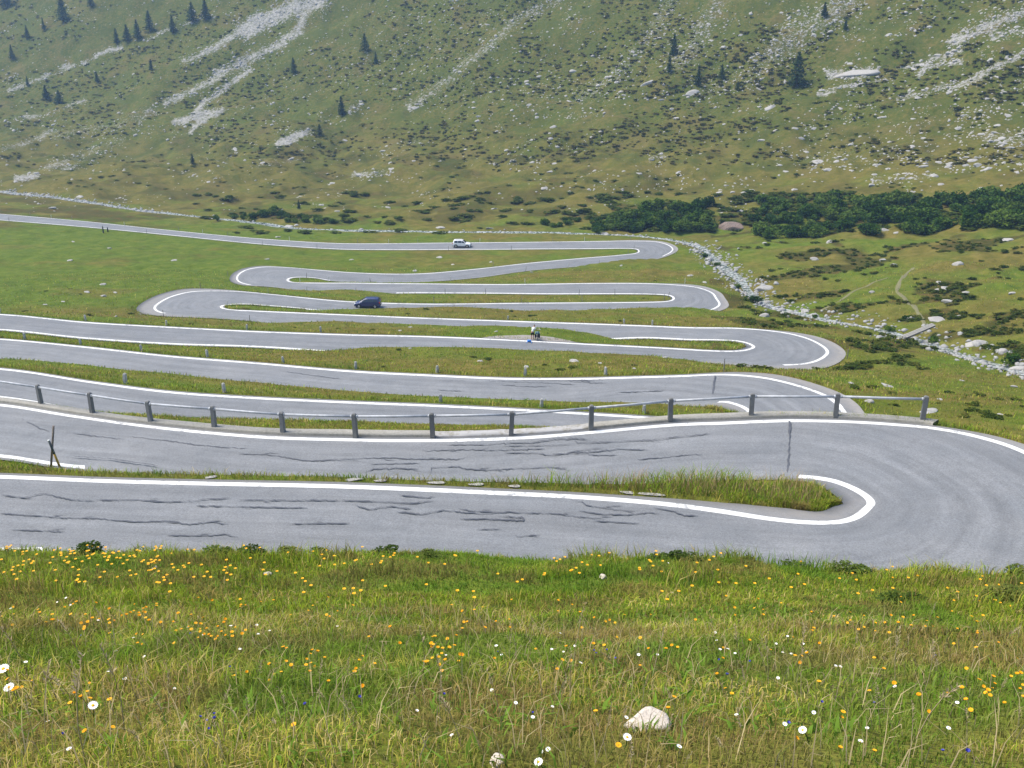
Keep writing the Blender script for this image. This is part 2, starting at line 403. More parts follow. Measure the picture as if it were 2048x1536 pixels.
def project(x, y, z):
    """pixel of a world point"""
    dy = y * CP - z * SP; dz = y * SP + z * CP
    return 1024 + FPX * x / dy, 768 - FPX * dz / dy

# ------------------------------------------------------------------ node helpers
def new_mat(name):
    m = bpy.data.materials.new(name); m.use_nodes = True
    nt = m.node_tree; nt.nodes.clear()
    out = nt.nodes.new('ShaderNodeOutputMaterial')
    b = nt.nodes.new('ShaderNodeBsdfPrincipled')
    nt.links.new(b.outputs[0], out.inputs['Surface'])
    b.inputs['Roughness'].default_value = 0.85
    b.inputs['Specular IOR Level'].default_value = 0.25
    return m, nt, b
def N(nt, t, **kw):
    n = nt.nodes.new(t)
    for k, v in kw.items():
        if k in n.inputs: n.inputs[k].default_value = v
        else: setattr(n, k, v)
    return n
def noise(nt, scale, detail=4, rough=0.55, coord=None, dist=0.0):
    n = N(nt, 'ShaderNodeTexNoise'); n.inputs['Scale'].default_value = scale; n.inputs['Detail'].default_value = detail
    n.inputs['Roughness'].default_value = rough; n.inputs['Distortion'].default_value = dist
    if coord is not None: nt.links.new(coord, n.inputs['Vector'])
    return n.outputs['Fac']
def ramp(nt, fac, stops, interp='LINEAR'):
    r = nt.nodes.new('ShaderNodeValToRGB'); r.color_ramp.interpolation = interp
    e = r.color_ramp.elements
    while len(e) < len(stops): e.new(0.5)
    for i, (p, c) in enumerate(stops):
        e[i].position = p; e[i].color = (c[0], c[1], c[2], 1) if hasattr(c, '__len__') else (c, c, c, 1)
    nt.links.new(fac, r.inputs[0])
    return r.outputs[0]
def mix(nt, fac, a, b, blend='MIX'):
    n = nt.nodes.new('ShaderNodeMix'); n.data_type = 'RGBA'; n.blend_type = blend
    for sock, v in ((n.inputs[0], fac), (n.inputs[6], a), (n.inputs[7], b)):
        if isinstance(v, bpy.types.NodeSocket): nt.links.new(v, sock)
        elif hasattr(v, '__len__'): sock.default_value = (v[0], v[1], v[2], 1)
        else: sock.default_value = v
    return n.outputs[2]
def math_(nt, op, a, b=0.0, clamp=False):
    n = nt.nodes.new('ShaderNodeMath'); n.operation = op; n.use_clamp = clamp
    for sock, v in ((n.inputs[0], a), (n.inputs[1], b)):
        if isinstance(v, bpy.types.NodeSocket): nt.links.new(v, sock)
        else: sock.default_value = v
    return n.outputs[0]
def attr(nt, name):
    a = nt.nodes.new('ShaderNodeAttribute'); a.attribute_name = name
    return a
def bump(nt, b, h, strength=0.4, dist=0.1):
    n = nt.nodes.new('ShaderNodeBump'); n.inputs['Strength'].default_value = strength; n.inputs['Distance'].default_value = dist
    nt.links.new(h, n.inputs['Height']); nt.links.new(n.outputs[0], b.inputs['Normal'])
def position(nt): return nt.nodes.new('ShaderNodeNewGeometry').outputs['Position']
def objcoord(nt): return nt.nodes.new('ShaderNodeTexCoord').outputs['Object']
def objrand(nt): return nt.nodes.new('ShaderNodeObjectInfo').outputs['Random']

def simple(name, col, rough=0.7, var=0.15, scale=8.0, metal=0.0, spec=0.25, bmp=0.0, coat=0.0):
    m, nt, b = new_mat(name)
    co = objcoord(nt)
    n = noise(nt, scale, 5, 0.6, co)
    c0 = [max(0, c * (1 - var)) for c in col]; c1 = [min(1, c * (1 + var)) for c in col]
    nt.links.new(ramp(nt, n, [(0.3, c0), (0.7, c1)]), b.inputs['Base Color'])
    b.inputs['Roughness'].default_value = rough; b.inputs['Metallic'].default_value = metal
    b.inputs['Specular IOR Level'].default_value = spec
    if coat: b.inputs['Coat Weight'].default_value = coat
    if bmp: bump(nt, b, n, bmp, 0.02)
    return m

# ------------------------------------------------------------------ mesh helpers
def mesh_np(name, verts, faces, mat=None, smooth=False, attrs=None):
    """faces: (n,k) int array, or a list of such arrays"""
    if not isinstance(faces, (list, tuple)): faces = [faces]
    me = bpy.data.meshes.new(name)
    verts = np.ascontiguousarray(verts, dtype=np.float32)
    me.vertices.add(len(verts)); me.vertices.foreach_set('co', verts.ravel())
    loops = np.concatenate([np.asarray(f, np.int32).ravel() for f in faces])
    counts = np.concatenate([np.full(len(f), f.shape[1], np.int32) for f in faces])
    starts = np.concatenate([[0], np.cumsum(counts)[:-1]]).astype(np.int32)
    me.loops.add(len(loops)); me.loops.foreach_set('vertex_index', loops)
    me.polygons.add(len(counts)); me.polygons.foreach_set('loop_start', starts)
    me.update(calc_edges=True); me.validate()
    if smooth: me.polygons.foreach_set('use_smooth', np.ones(len(me.polygons), bool))
    for k, v in (attrs or {}).items():
        a = me.attributes.new(k, 'FLOAT_COLOR', 'POINT')
        v = np.asarray(v, np.float32)
        if v.shape[1] == 3: v = np.column_stack([v, np.ones(len(v), np.float32)])
        a.data.foreach_set('color', np.ascontiguousarray(v, dtype=np.float32).ravel())
    if mat is not None: me.materials.append(mat)
    return me
def link(name, data, parent=None, **props):
    o = bpy.data.objects.new(name, data); COL.objects.link(o)
    if parent is not None: o.parent = parent
    for k, v in props.items(): o[k] = v
    return o
def tag(o, label=None, cat=None, group=None, kind=None):
    for k, v in (('label', label), ('category', cat), ('group', group), ('kind', kind)):
        if v: o[k] = v
    return o
def empty(name, loc, rz=0.0, label=None, cat=None, group=None):
    o = bpy.data.objects.new(name, None); COL.objects.link(o)
    o.location = loc; o.rotation_euler = (0, 0, rz); o.empty_display_size = 0.3
    return tag(o, label, cat, group)
def copy_tree(o, parent=None):
    c = o.copy(); COL.objects.link(c)
    if parent is not None: c.parent = parent
    for ch in o.children: copy_tree(ch, c)
    return c
def bm_obj(name, bm, mat, parent=None, smooth=False):
    me = bpy.data.meshes.new(name); bm.to_mesh(me); bm.free()
    if smooth: me.polygons.foreach_set('use_smooth', np.ones(len(me.polygons), bool))
    me.materials.append(mat)
    return link(name, me, parent)
def add_box(bm, c, s, rot=None, taper=1.0):
    vs = []
    for dz in (-.5, .5):
        k = taper if dz > 0 else 1.0
        for dx, dy in ((-.5, -.5), (.5, -.5), (.5, .5), (-.5, .5)):
            v = Vector((dx * s[0] * k, dy * s[1] * k, dz * s[2]))
            if rot is not None: v = rot @ v
            vs.append(bm.verts.new(Vector(c) + v))
    for f in ((3, 2, 1, 0), (4, 5, 6, 7), (0, 1, 5, 4), (1, 2, 6, 5), (2, 3, 7, 6), (3, 0, 4, 7)): bm.faces.new([vs[i] for i in f])
    return vs
def add_tube(bm, pts, rad, seg=8, cap=True):
    pts = [Vector(p) for p in pts]; rings = []
    rad = rad if hasattr(rad, '__len__') else [rad] * len(pts)
    ref = Vector((0, 0, 1))
    for i, p in enumerate(pts):
        t = (pts[min(i + 1, len(pts) - 1)] - pts[max(i - 1, 0)]).normalized()
        a = t.cross(ref if abs(t.dot(ref)) < .95 else Vector((1, 0, 0))).normalized(); b = t.cross(a)
        rings.append([bm.verts.new(p + (a * math.cos(2 * math.pi * k / seg) + b * math.sin(2 * math.pi * k / seg)) * rad[i]) for k in range(seg)])
    for r0, r1 in zip(rings[:-1], rings[1:]):
        for k in range(seg): bm.faces.new((r0[k], r0[(k + 1) % seg], r1[(k + 1) % seg], r1[k]))
    if cap:
        bm.faces.new(rings[0][::-1]); bm.faces.new(rings[-1])
    return rings
def add_prism(bm, prof, y0, y1, sc0=1.0, sc1=1.0, axis=(0, 0)):
    """profile of (x,z) extruded along y"""
    a = [bm.verts.new((axis[0] + (x - axis[0]) * sc0, y0, axis[1] + (z - axis[1]) * sc0)) for x, z in prof]
    b = [bm.verts.new((axis[0] + (x - axis[0]) * sc1, y1, axis[1] + (z - axis[1]) * sc1)) for x, z in prof]
    n = len(prof)
    for i in range(n): bm.faces.new((a[i], a[(i + 1) % n], b[(i + 1) % n], b[i]))
    bm.faces.new(a[::-1]); bm.faces.new(b)

# ------------------------------------------------------------------ camera, world, sun
cam = bpy.data.cameras.new('camera'); co = bpy.data.objects.new('camera', cam); COL.objects.link(co)
cam.sensor_width = 36.0; cam.lens = 36.0 * FPX / 2048.0
cam.clip_start = 0.05; cam.clip_end = 5000
co.rotation_euler = (math.pi / 2 - PITCH, 0, 0)
SC.camera = co
SUN_DIR = Vector((-0.50, 0.10, 0.86)).normalized()       # towards the sun
SUN_EL = math.asin(SUN_DIR.z)
w = bpy.data.worlds.new('World'); SC.world = w; w.use_nodes = True
nt = w.node_tree
bg = nt.nodes.get('Background') or nt.nodes.new('ShaderNodeBackground')
sky = nt.nodes.new('ShaderNodeTexSky'); sky.sky_type = 'NISHITA'; sky.sun_disc = False
sky.sun_elevation = SUN_EL; sky.sun_rotation = math.atan2(SUN_DIR.x, SUN_DIR.y)
sky.air_density = 1.0; sky.dust_density = 4.0; sky.ozone_density = 1.0; sky.altitude = 1800
nt.links.new(sky.outputs[0], bg.inputs['Color']); bg.inputs['Strength'].default_value = 0.125
sun = bpy.data.lights.new('sun', 'SUN'); so = bpy.data.objects.new('sun', sun); COL.objects.link(so)
sun.energy = 2.7; sun.angle = math.radians(32); sun.color = (1.0, 0.93, 0.80)
so.rotation_euler = SUN_DIR.to_track_quat('Z', 'Y').to_euler(); so.location = (-40, 0, 120)
SC.view_settings.view_transform = 'Standard'; SC.view_settings.look = 'None'
SC.view_settings.gamma = 1.0; SC.view_settings.exposure = 1.12
SC.view_settings.use_curve_mapping = False
SC.cycles.max_bounces = 6; SC.cycles.volume_bounces = 0
SC.cycles.transparent_max_bounces = 8

# ------------------------------------------------------------------ ground sheet
# bare rock and scree on the far slope: strokes followed over the ground (pixel line, half width in pixels)
SCREE = [([(640, 0), (590, 14), (530, 40), (490, 62)], 20, 1.0), ([(610, 30), (600, 60), (555, 90), (480, 125), (430, 150)], 11, .8), ([(490, 62), (430, 95), (370, 122)], 9, .8),
 ([(500, 140), (440, 180), (400, 215), (370, 245)], 7, .95), ([(440, 150), (380, 185), (330, 205)], 8, .75), ([(240, 95), (200, 108), (165, 125)], 5, 1.), ([(150, 128), (110, 145), (20, 182)], 5, .8),
 ([(430, 28), (330, 62), (290, 80)], 4, .7), ([(170, 200), (100, 228), (0, 246)], 4, .7), ([(440, 222), (390, 236), (350, 242)], 9, .85), ([(310, 215), (280, 240)], 9, .55),
 ([(615, 262), (590, 272), (560, 288)], 9, 1.), ([(110, 262), (60, 282), (0, 296)], 7, .6), ([(130, 322), (90, 335)], 9, .6), ([(70, 350), (30, 358)], 7, .85), ([(160, 328), (120, 340)], 5, .6),
 ([(410, 240), (385, 262)], 6, .8), ([(240, 280), (190, 300), (120, 330)], 12, .35), ([(300, 225), (220, 255), (120, 270)], 14, .38),
 ([(1120, 0), (1030, 40), (980, 90), (930, 130), (870, 180), (820, 208)], 12, .5), ([(1345, 0), (1310, 60), (1270, 110), (1220, 160), (1160, 195)], 14, .42),
 ([(1440, 0), (1410, 50), (1380, 105), (1350, 120)], 22, .45), ([(1700, 0), (1650, 35), (1590, 80), (1550, 105)], 26, .48), ([(1600, 40), (1560, 90), (1520, 130)], 24, .42),
 ([(2080, 12), (1970, 52), (1905, 84)], 11, .85), ([(2050, 60), (1985, 74)], 9, .7), ([(2080, 88), (1980, 140), (1930, 168), (1870, 178), (1800, 198)], 7, .7),
 ([(1925, 98), (1860, 120), (1800, 140)], 5, .75), ([(1920, 122), (1850, 132), (1838, 148)], 7, .8), ([(1760, 160), (1690, 172), (1632, 188)], 3, .9), ([(1750, 140), (1700, 150), (1660, 150)], 11, .75),
 ([(720, 208), (700, 222)], 7, .7), ([(840, 205), (822, 218)], 6, .8), ([(780, 345), (710, 352)], 7, .6), ([(1330, 314), (1300, 316)], 6, .55), ([(860, 285), (780, 290)], 6, .3),
 ([(2070, 280), (1980, 275)], 16, .5), ([(1850, 300), (1620, 320)], 22, .22), ([(2040, 320), (1900, 330)], 18, .25), ([(600, 320), (510, 328)], 6, .35), ([(1860, 350), (1740, 362)], 9, .4),
 ([(1990, 215), (1930, 235)], 12, .3), ([(1180, 200), (900, 190)], 40, .16), ([(1000, 60), (700, 130)], 55, .16), ([(1500, 150), (1400, 180)], 25, .3), ([(760, 30), (880, 120)], 40, .14)]
pxg, pyg = project(TX.ravel(), TY.ravel(), np.minimum(TH.ravel(), 1e9))
vis = (TY.ravel() > 200) & (np.abs(AZ[None, :] + 0 * TX).ravel() < math.radians(60))
scree = np.zeros(TX.size)
idx = np.nonzero(vis)[0]
wx = pxg[idx] + 9 * fbm(pxg[idx] / 30, pyg[idx] / 18, 3, 5); wy = pyg[idx] + 7 * fbm(pxg[idx] / 26, pyg[idx] / 16, 3, 8)
sc_ = np.zeros(len(idx))
for pl, hw, st in SCREE:
    for (x0, y0), (x1, y1) in zip(pl[:-1], pl[1:]):
        dx, dy = x1 - x0, y1 - y0
        t = np.clip(((wx - x0) * dx + (wy - y0) * dy) / (dx * dx + dy * dy), 0, 1)
        dd = np.hypot(wx - x0 - t * dx, wy - y0 - t * dy)
        sc_ = np.maximum(sc_, st * sstep(hw * 1.5, hw * 0.3, dd))
scree[idx] = sc_
X_, Y_ = TX.ravel(), TY.ravel()
R_ = np.hypot(X_, Y_)
slope_far = TF.ravel()
hn = fbm(X_ / 9, Y_ / 6, 4, 40)
heath = sstep(0.02, 0.3, hn) * (0.25 + 0.75 * slope_far) * sstep(60, 140, R_)
# dark heath belt above the far bank of the stream, and the hummocks across it
belt = sstep(330, 400, pyg) * sstep(475, 440, pyg) * (Y_ > 200) * sstep(1, 6, TS.ravel())
heath = np.maximum(heath, belt * sstep(-0.3, 0.3, hn) * .8)
right = (TS.ravel() > 2) & (pxg > 1420) & (pyg > 462) & (pyg < 760) & (Y_ > 90)
heath = np.where(right, np.maximum(heath, sstep(-0.02, 0.25, hn)), heath)
dry = 0.5 + 0.5 * fbm(X_ / 16, Y_ / 10, 4, 52)
lush = sstep(430, 470, pyg) * sstep(640, 600, pyg) * sstep(900, 500, pxg) * (Y_ > 100)
dry = np.clip(dry - .35 * lush + .38 * sstep(420, 380, pyg) * sstep(220, 300, pyg) * (Y_ > 200), 0, 1)
upland = slope_far * sstep(360, 190, pyg + 22 * fbm(X_ / 30, Y_ / 30, 3, 91))
heath = np.maximum(heath, upland * .42)
mask = np.column_stack([scree, heath, dry])
mask2 = np.column_stack([upland, slope_far, lush])

m_ground, nt, b = new_mat('meadow_ground')
pos = position(nt)
a = attr(nt, 'mask'); sep = nt.nodes.new('ShaderNodeSeparateColor'); nt.links.new(a.outputs['Color'], sep.inputs[0])
n_big = noise(nt, 0.09, 4, 0.6, pos); n_mid = noise(nt, 0.42, 6, 0.74, pos); n_fine = noise(nt, 5.0, 3, 0.7, pos)
n_mot = noise(nt, 0.30, 6, 0.75, pos, 0.5)
green = ramp(nt, n_mid, [(0.28, (0.054, 0.088, 0.010)), (0.5, (0.094, 0.134, 0.015)), (0.72, (0.150, 0.166, 0.026))])
straw = ramp(nt, n_mid, [(0.28, (0.076, 0.080, 0.014)), (0.55, (0.145, 0.122, 0.028)), (0.75, (0.21, 0.162, 0.052))])
dryf = math_(nt, 'ADD', math_(nt, 'MULTIPLY', sep.outputs[2], 0.55), math_(nt, 'MULTIPLY', n_big, 0.65))
base = mix(nt, ramp(nt, dryf, [(0.46, 0.0), (0.72, 1.0)]), green, straw)
heathc = ramp(nt, n_mot, [(0.34, (0.030, 0.040, 0.009)), (0.5, (0.066, 0.062, 0.014)), (0.66, (0.118, 0.078, 0.026))])
hf = ramp(nt, math_(nt, 'ADD', sep.outputs[1], math_(nt, 'MULTIPLY', math_(nt, 'SUBTRACT', n_mot, 0.5), 1.5)), [(0.18, 0.0), (0.85, 0.95)])
base = mix(nt, hf, base, heathc)
vor = N(nt, 'ShaderNodeTexVoronoi'); vor.inputs['Scale'].default_value = 0.9; nt.links.new(pos, vor.inputs['Vector'])
rockc = mix(nt, vor.outputs['Distance'], (0.40, 0.385, 0.37), (0.15, 0.15, 0.12))
rf = ramp(nt, math_(nt, 'ADD', sep.outputs[0], math_(nt, 'MULTIPLY', math_(nt, 'SUBTRACT', noise(nt, 0.7, 6, 0.85, pos), 0.5), 3.6)), [(0.52, 0.0), (0.78, 1.0)])
a2 = attr(nt, 'mask2'); sep2 = nt.nodes.new('ShaderNodeSeparateColor'); nt.links.new(a2.outputs['Color'], sep2.inputs[0])
n_up = noise(nt, 0.75, 5, 0.8, pos)
upc = ramp(nt, n_up, [(0.34, (0.026, 0.046, 0.007)), (0.46, (0.064, 0.086, 0.012)), (0.56, (0.104, 0.096, 0.022)), (0.68, (0.175, 0.158, 0.055))])
base = mix(nt, math_(nt, 'ADD', math_(nt, 'MULTIPLY', sep2.outputs[0], 0.58), math_(nt, 'MULTIPLY', sep2.outputs[1], 0.26)), base, upc)
n_pat = noise(nt, 0.075, 5, 0.68, pos, 0.6)
base = mix(nt, math_(nt, 'MULTIPLY', sep2.outputs[1], ramp(nt, n_pat, [(0.50, 0.0), (0.62, 0.75)])), base, mix(nt, n_mot, (0.040, 0.062, 0.011), (0.088, 0.100, 0.019)))
base = mix(nt, math_(nt, 'MULTIPLY', sep2.outputs[1], ramp(nt, n_pat, [(0.34, 0.6), (0.46, 0.0)])), base, mix(nt, n_mot, (0.105, 0.078, 0.028), (0.170, 0.138, 0.048)))
base = mix(nt, rf, base, rockc)
base = mix(nt, 0.55, base, mix(nt, n_fine, (0.35, 0.35, 0.35), (0.75, 0.75, 0.7)), 'OVERLAY')
nt.links.new(base, b.inputs['Base Color'])
b.inputs['Roughness'].default_value = 0.95; b.inputs['Specular IOR Level'].default_value = 0.08
hmix = math_(nt, 'ADD', n_fine, math_(nt, 'MULTIPLY', n_mid, 2.5))
bump(nt, b, hmix, 0.75, 0.22)

nr, nc = TX.shape
vi = np.arange(nr * nc).reshape(nr, nc)
q = np.stack([vi[:-1, :-1], vi[:-1, 1:], vi[1:, 1:], vi[1:, :-1]], -1).reshape(-1, 4)[:, ::-1]
# the two ends of the fan share the direction 180 degrees; close the hole under the camera with one ring
cv = np.array([[0, 0, float(TH[0].mean())]])
V = np.concatenate([np.column_stack([X_, Y_, TH.ravel()]), cv])
tri = np.stack([np.full(nc - 1, nr * nc), vi[0, 1:], vi[0, :-1]], -1)
ground = link('ground', mesh_np('ground', V, [q, tri], m_ground, True, {'mask': np.concatenate([mask, [[0, 0, .5]]]), 'mask2': np.concatenate([mask2, [[0, 0, 0]]])}), kind='structure')

# ------------------------------------------------------------------ road surface
m_road, nt, b = new_mat('worn_asphalt')
pos = position(nt)
la = attr(nt, 'lane'); sp_ = nt.nodes.new('ShaderNodeSeparateColor'); nt.links.new(la.outputs['Color'], sp_.inputs[0])
n1 = noise(nt, 0.35, 5, 0.6, pos); n2 = noise(nt, 14, 4, 0.8, pos); n3 = noise(nt, 1.6, 5, 0.65, pos)
c = ramp(nt, n1, [(0.3, (0.160, 0.168, 0.178)), (0.7, (0.200, 0.204, 0.210))])
al = attr(nt, 'along'); n4 = noise(nt, 1.0, 4, 0.65, al.outputs['Vector']); n5 = noise(nt, 45, 2, 0.9, pos)
c = mix(nt, 0.55, c, ramp(nt, n2, [(0.25, 0.15), (0.75, 0.86)]), 'OVERLAY')
c = mix(nt, 0.35, c, ramp(nt, n5, [(0.3, 0.2), (0.7, 0.8)]), 'OVERLAY')
c = mix(nt, 0.42, c, ramp(nt, n4, [(0.32, 0.30), (0.68, 0.70)]), 'OVERLAY')
c = mix(nt, 0.28, c, ramp(nt, n3, [(0.3, 0.35), (0.7, 0.68)]), 'OVERLAY')
wh = math_(nt, 'MULTIPLY', sp_.outputs[0], ramp(nt, n3, [(0.3, 0.2), (0.7, 0.65)]))
c = mix(nt, wh, c, (0.132, 0.137, 0.144))
sh = math_(nt, 'MULTIPLY', sp_.outputs[1], ramp(nt, n3, [(0.25, 0.35), (0.6, 0.95)]))
c = mix(nt, sh, c, (0.235, 0.222, 0.208))
nt.links.new(c, b.inputs['Base Color'])
b.inputs['Roughness'].default_value = 0.8; b.inputs['Specular IOR Level'].default_value = 0.35
bump(nt, b, n2, 0.5, 0.01)

LAT = 13
tt = np.linspace(0, 1, LAT)
rv = AL[:, None, :] * (1 - tt)[None, :, None] + AR[:, None, :] * tt[None, :, None]
rz = np.repeat(RZ[:, None], LAT, 1) + 0.05 * (1 - (2 * tt - 1) ** 2)[None, :]
Wt = np.linalg.norm(AL - AR, axis=1)[:, None]
latm = tt[None, :] * Wt                                   # metres from the left asphalt edge
inner = np.minimum(latm - eL[:, None], Wt - latm - eR[:, None])
wheel = np.exp(-((inner - 1.2) / .45) ** 2) * .7 + np.exp(-((inner - 2.6) / .4) ** 2) * .35
shoulder = sstep(0.05, -0.45, inner)
rvi = np.arange(NS * LAT).reshape(NS, LAT)
rq = np.stack([rvi[:-1, :-1], rvi[:-1, 1:], rvi[1:, 1:], rvi[1:, :-1]], -1).reshape(-1, 4)[:, ::-1]
RV = np.concatenate([rv, rz[..., None]], -1).reshape(-1, 3)
# a skirt so that the road is a slab
sk = RV.reshape(NS, LAT, 3)[:, [0, -1]].copy(); sk[..., 2] -= 0.35
skv = sk.reshape(-1, 3); o0 = len(RV)
si = np.arange(NS * 2).reshape(NS, 2) + o0
s1 = np.stack([rvi[:-1, 0], si[:-1, 0], si[1:, 0], rvi[1:, 0]], -1)[:, ::-1]; s2 = np.stack([rvi[:-1, -1], si[:-1, 1], si[1:, 1], rvi[1:, -1]], -1)
lane = np.column_stack([wheel.ravel(), shoulder.ravel(), np.zeros(wheel.size)])
lane = np.concatenate([lane, np.zeros((len(skv), 3))])
s_al = np.concatenate([[0], np.cumsum(np.linalg.norm(np.diff(.5 * (AL + AR), axis=0), axis=1))])
along = np.column_stack([np.repeat(s_al * .09, LAT), (latm * 1.3).ravel(), np.zeros(latm.size)])
along = np.concatenate([along, np.zeros((len(skv), 3))])
road = link('road', mesh_np('road', np.concatenate([RV, skv]), [rq, s1, s2], m_road, True, {'lane': lane, 'along': along}), kind='structure')

def road_z(x, y):
    i = KD.find((x, y, 0))[1]
    return samp[i, 2]
def road_top(x, y, k):
    """surface height at a point near station k"""
    L, R = AL[k], AR[k]; t = np.clip(np.dot(np.array([x, y]) - L, R - L) / np.dot(R - L, R - L), 0, 1)
    return RZ[k] + 0.05 * (1 - (2 * t - 1) ** 2)

m_line, nt, b = new_mat('road_paint')
pos = position(nt)
n1 = noise(nt, 3.0, 6, 0.7, pos); n2 = noise(nt, 0.35, 3, 0.6, pos)
wear = math_(nt, 'ADD', n1, math_(nt, 'MULTIPLY', n2, 0.55))
nt.links.new(mix(nt, ramp(nt, wear, [(0.60, 0.9), (0.73, 0.0)]), mix(nt, n1, (0.66, 0.65, 0.62), (0.76, 0.76, 0.74)), (0.30, 0.30, 0.30)), b.inputs['Base Color'])
b.inputs['Roughness'].default_value = 0.6
def line_strip(edge, sign, width, keep):
    """painted line, its outer side on the traced edge"""
    o = edge + OUT * (sign * 0.06); i = edge - OUT * (sign * width)
    def zz(p):
        d = AR - AL; t = np.sum((p - AL) * d, 1) / np.sum(d * d, 1)
        return RZ + 0.05 * (1 - (2 * np.clip(t, 0, 1) - 1) ** 2) + 0.006
    vo = np.column_stack([o, zz(o)]); vn = np.column_stack([i, zz(i)])
    v = np.stack([vo, vn], 1).reshape(-1, 3); ii = np.arange(NS * 2).reshape(NS, 2)
    f = np.stack([ii[:-1, 0], ii[:-1, 1], ii[1:, 1], ii[1:, 0]], -1)
    if sign > 0: f = f[:, ::-1]
    return v, f[keep[:-1]]
lw = np.interp(-RZ, [18, 20, 26, 36, 44, 50, 56], [0.30, 0.30, 0.30, 0.31, 0.30, 0.27, 0.22])
keepL = np.ones(NS, bool); keepR = np.ones(NS, bool)
def st_range(z0, z1): return (RZ <= z0) & (RZ >= z1)
keepR[st_range(-18.715, -19.3)] = False
keepR[st_range(-37.8, -38.27)] = False; keepR[st_range(-50.5, -52.9)] = False; keepL[st_range(-27.75, -31.6)] = False; keepL[st_range(-41.9, -43.42)] = False; keepL[st_range(-48.8, -49.6)] = False; keepL[st_range(-19.77, -21.64)] = False
for nm, ed, sg, kp in (('edge_line', RL, 1.0, keepL), ('edge_line', RR, -1.0, keepR)):
    v, f = line_strip(ed, sg, lw[:, None], kp)
    link(nm, mesh_np(nm, v, f, m_line), road)

# ------------------------------------------------------------------ sealed cracks in the asphalt
m_seal = simple('crack_sealant', (0.088, 0.092, 0.104), 0.6, 0.2, 4.0)
def on_road(px, py, z0):
    z = z0
    for _ in range(4):
        p = at_z(px, py, z); z = road_z(p[0], p[1]) + 0.05
    k = np.argmin(np.minimum(np.hypot(*(0.5 * (AL + AR) - p).T), 99))
    return p, road_top(p[0], p[1], k) + 0.04
CR1 = [[(796, 990), (820, 993), (837, 995), (855, 996), (871, 993)], [(680, 1002), (755, 1004), (817, 1008), (868, 1003)], [(711, 1012), (738, 1020), (782, 1014), (823, 1019)],
 [(793, 1025), (844, 1030), (885, 1022), (964, 1029), (1022, 1025), (1042, 1027), (1110, 1028), (1158, 1035), (1206, 1038)], [(917, 1018), (946, 1023), (998, 1026)],
 [(919, 1039), (987, 1040), (1045, 1043), (1047, 1037), (998, 1033)], [(1143, 1001), (1165, 1004), (1172, 1011), (1233, 1020), (1274, 1023)], [(1158, 1022), (1192, 1028), (1250, 1031), (1295, 1026), (1319, 1028)],
 [(1305, 1015), (1346, 1023), (1368, 1031), (1396, 1033)], [(1186, 1043), (1278, 1048)], [(953, 1060), (1008, 1060)], [(1029, 1071), (1037, 1075), (1080, 1071)],
 [(0, 990), (44, 997), (89, 988), (143, 1001), (191, 1004)], [(195, 1001), (273, 1001), (328, 1005), (386, 1004), (407, 1000), (461, 997)], [(478, 1001), (581, 1002), (680, 1002)],
 [(0, 1028), (130, 1037), (191, 1038), (273, 1045), (342, 1043), (376, 1050), (444, 1043)], [(390, 1013), (461, 1014), (530, 1016), (615, 1017)], [(581, 1049), (700, 1048)], [(335, 1071), (410, 1072), (461, 1069)], [(20, 1060), (130, 1064)]]
CR2 = [[(680, 919), (731, 917), (789, 916), (810, 919), (919, 919), (933, 915)], [(730, 944), (748, 939), (793, 938), (837, 939)], [(844, 902), (919, 900), (988, 901), (1090, 899)],
 [(861, 950), (864, 937), (916, 934), (926, 938), (974, 942), (1022, 939), (1090, 936), (1134, 937)], [(893, 890), (974, 890), (1022, 886), (1063, 887), (1107, 879), (1134, 878), (1179, 879)],
 [(1008, 907), (1073, 907), (1097, 912), (1124, 910), (1158, 902), (1206, 897)], [(1148, 881), (1155, 886), (1192, 886), (1227, 885), (1261, 883), (1312, 881), (1350, 876), (1400, 871), (1415, 868)],
 [(1138, 907), (1186, 905), (1213, 902), (1240, 899), (1295, 901)], [(1097, 910), (1158, 908), (1192, 912), (1234, 911)], [(1275, 920), (1329, 916), (1380, 910), (1405, 909)], [(1008, 893), (1100, 892), (1150, 889)],
 [(41, 835), (79, 857), (99, 864)], [(147, 867), (246, 879)], [(260, 873), (328, 881), (393, 890), (451, 895), (499, 897)], [(140, 915), (219, 920), (256, 926), (318, 934)], [(478, 908), (533, 910), (581, 917), (615, 923), (700, 920)], [(740, 930), (840, 927)]]
CR4 = [[(875, 761), (933, 762)], [(970, 761), (1022, 763), (1090, 766), (1151, 770)], [(1040, 760), (1190, 762)], [(875, 780), (892, 782), (930, 783)], [(1230, 786), (1330, 782)], [(560, 742), (680, 758)], [(1000, 770), (1060, 774), (1110, 772)], [(1140, 764), (1215, 767)]]
sv, sf = [], []
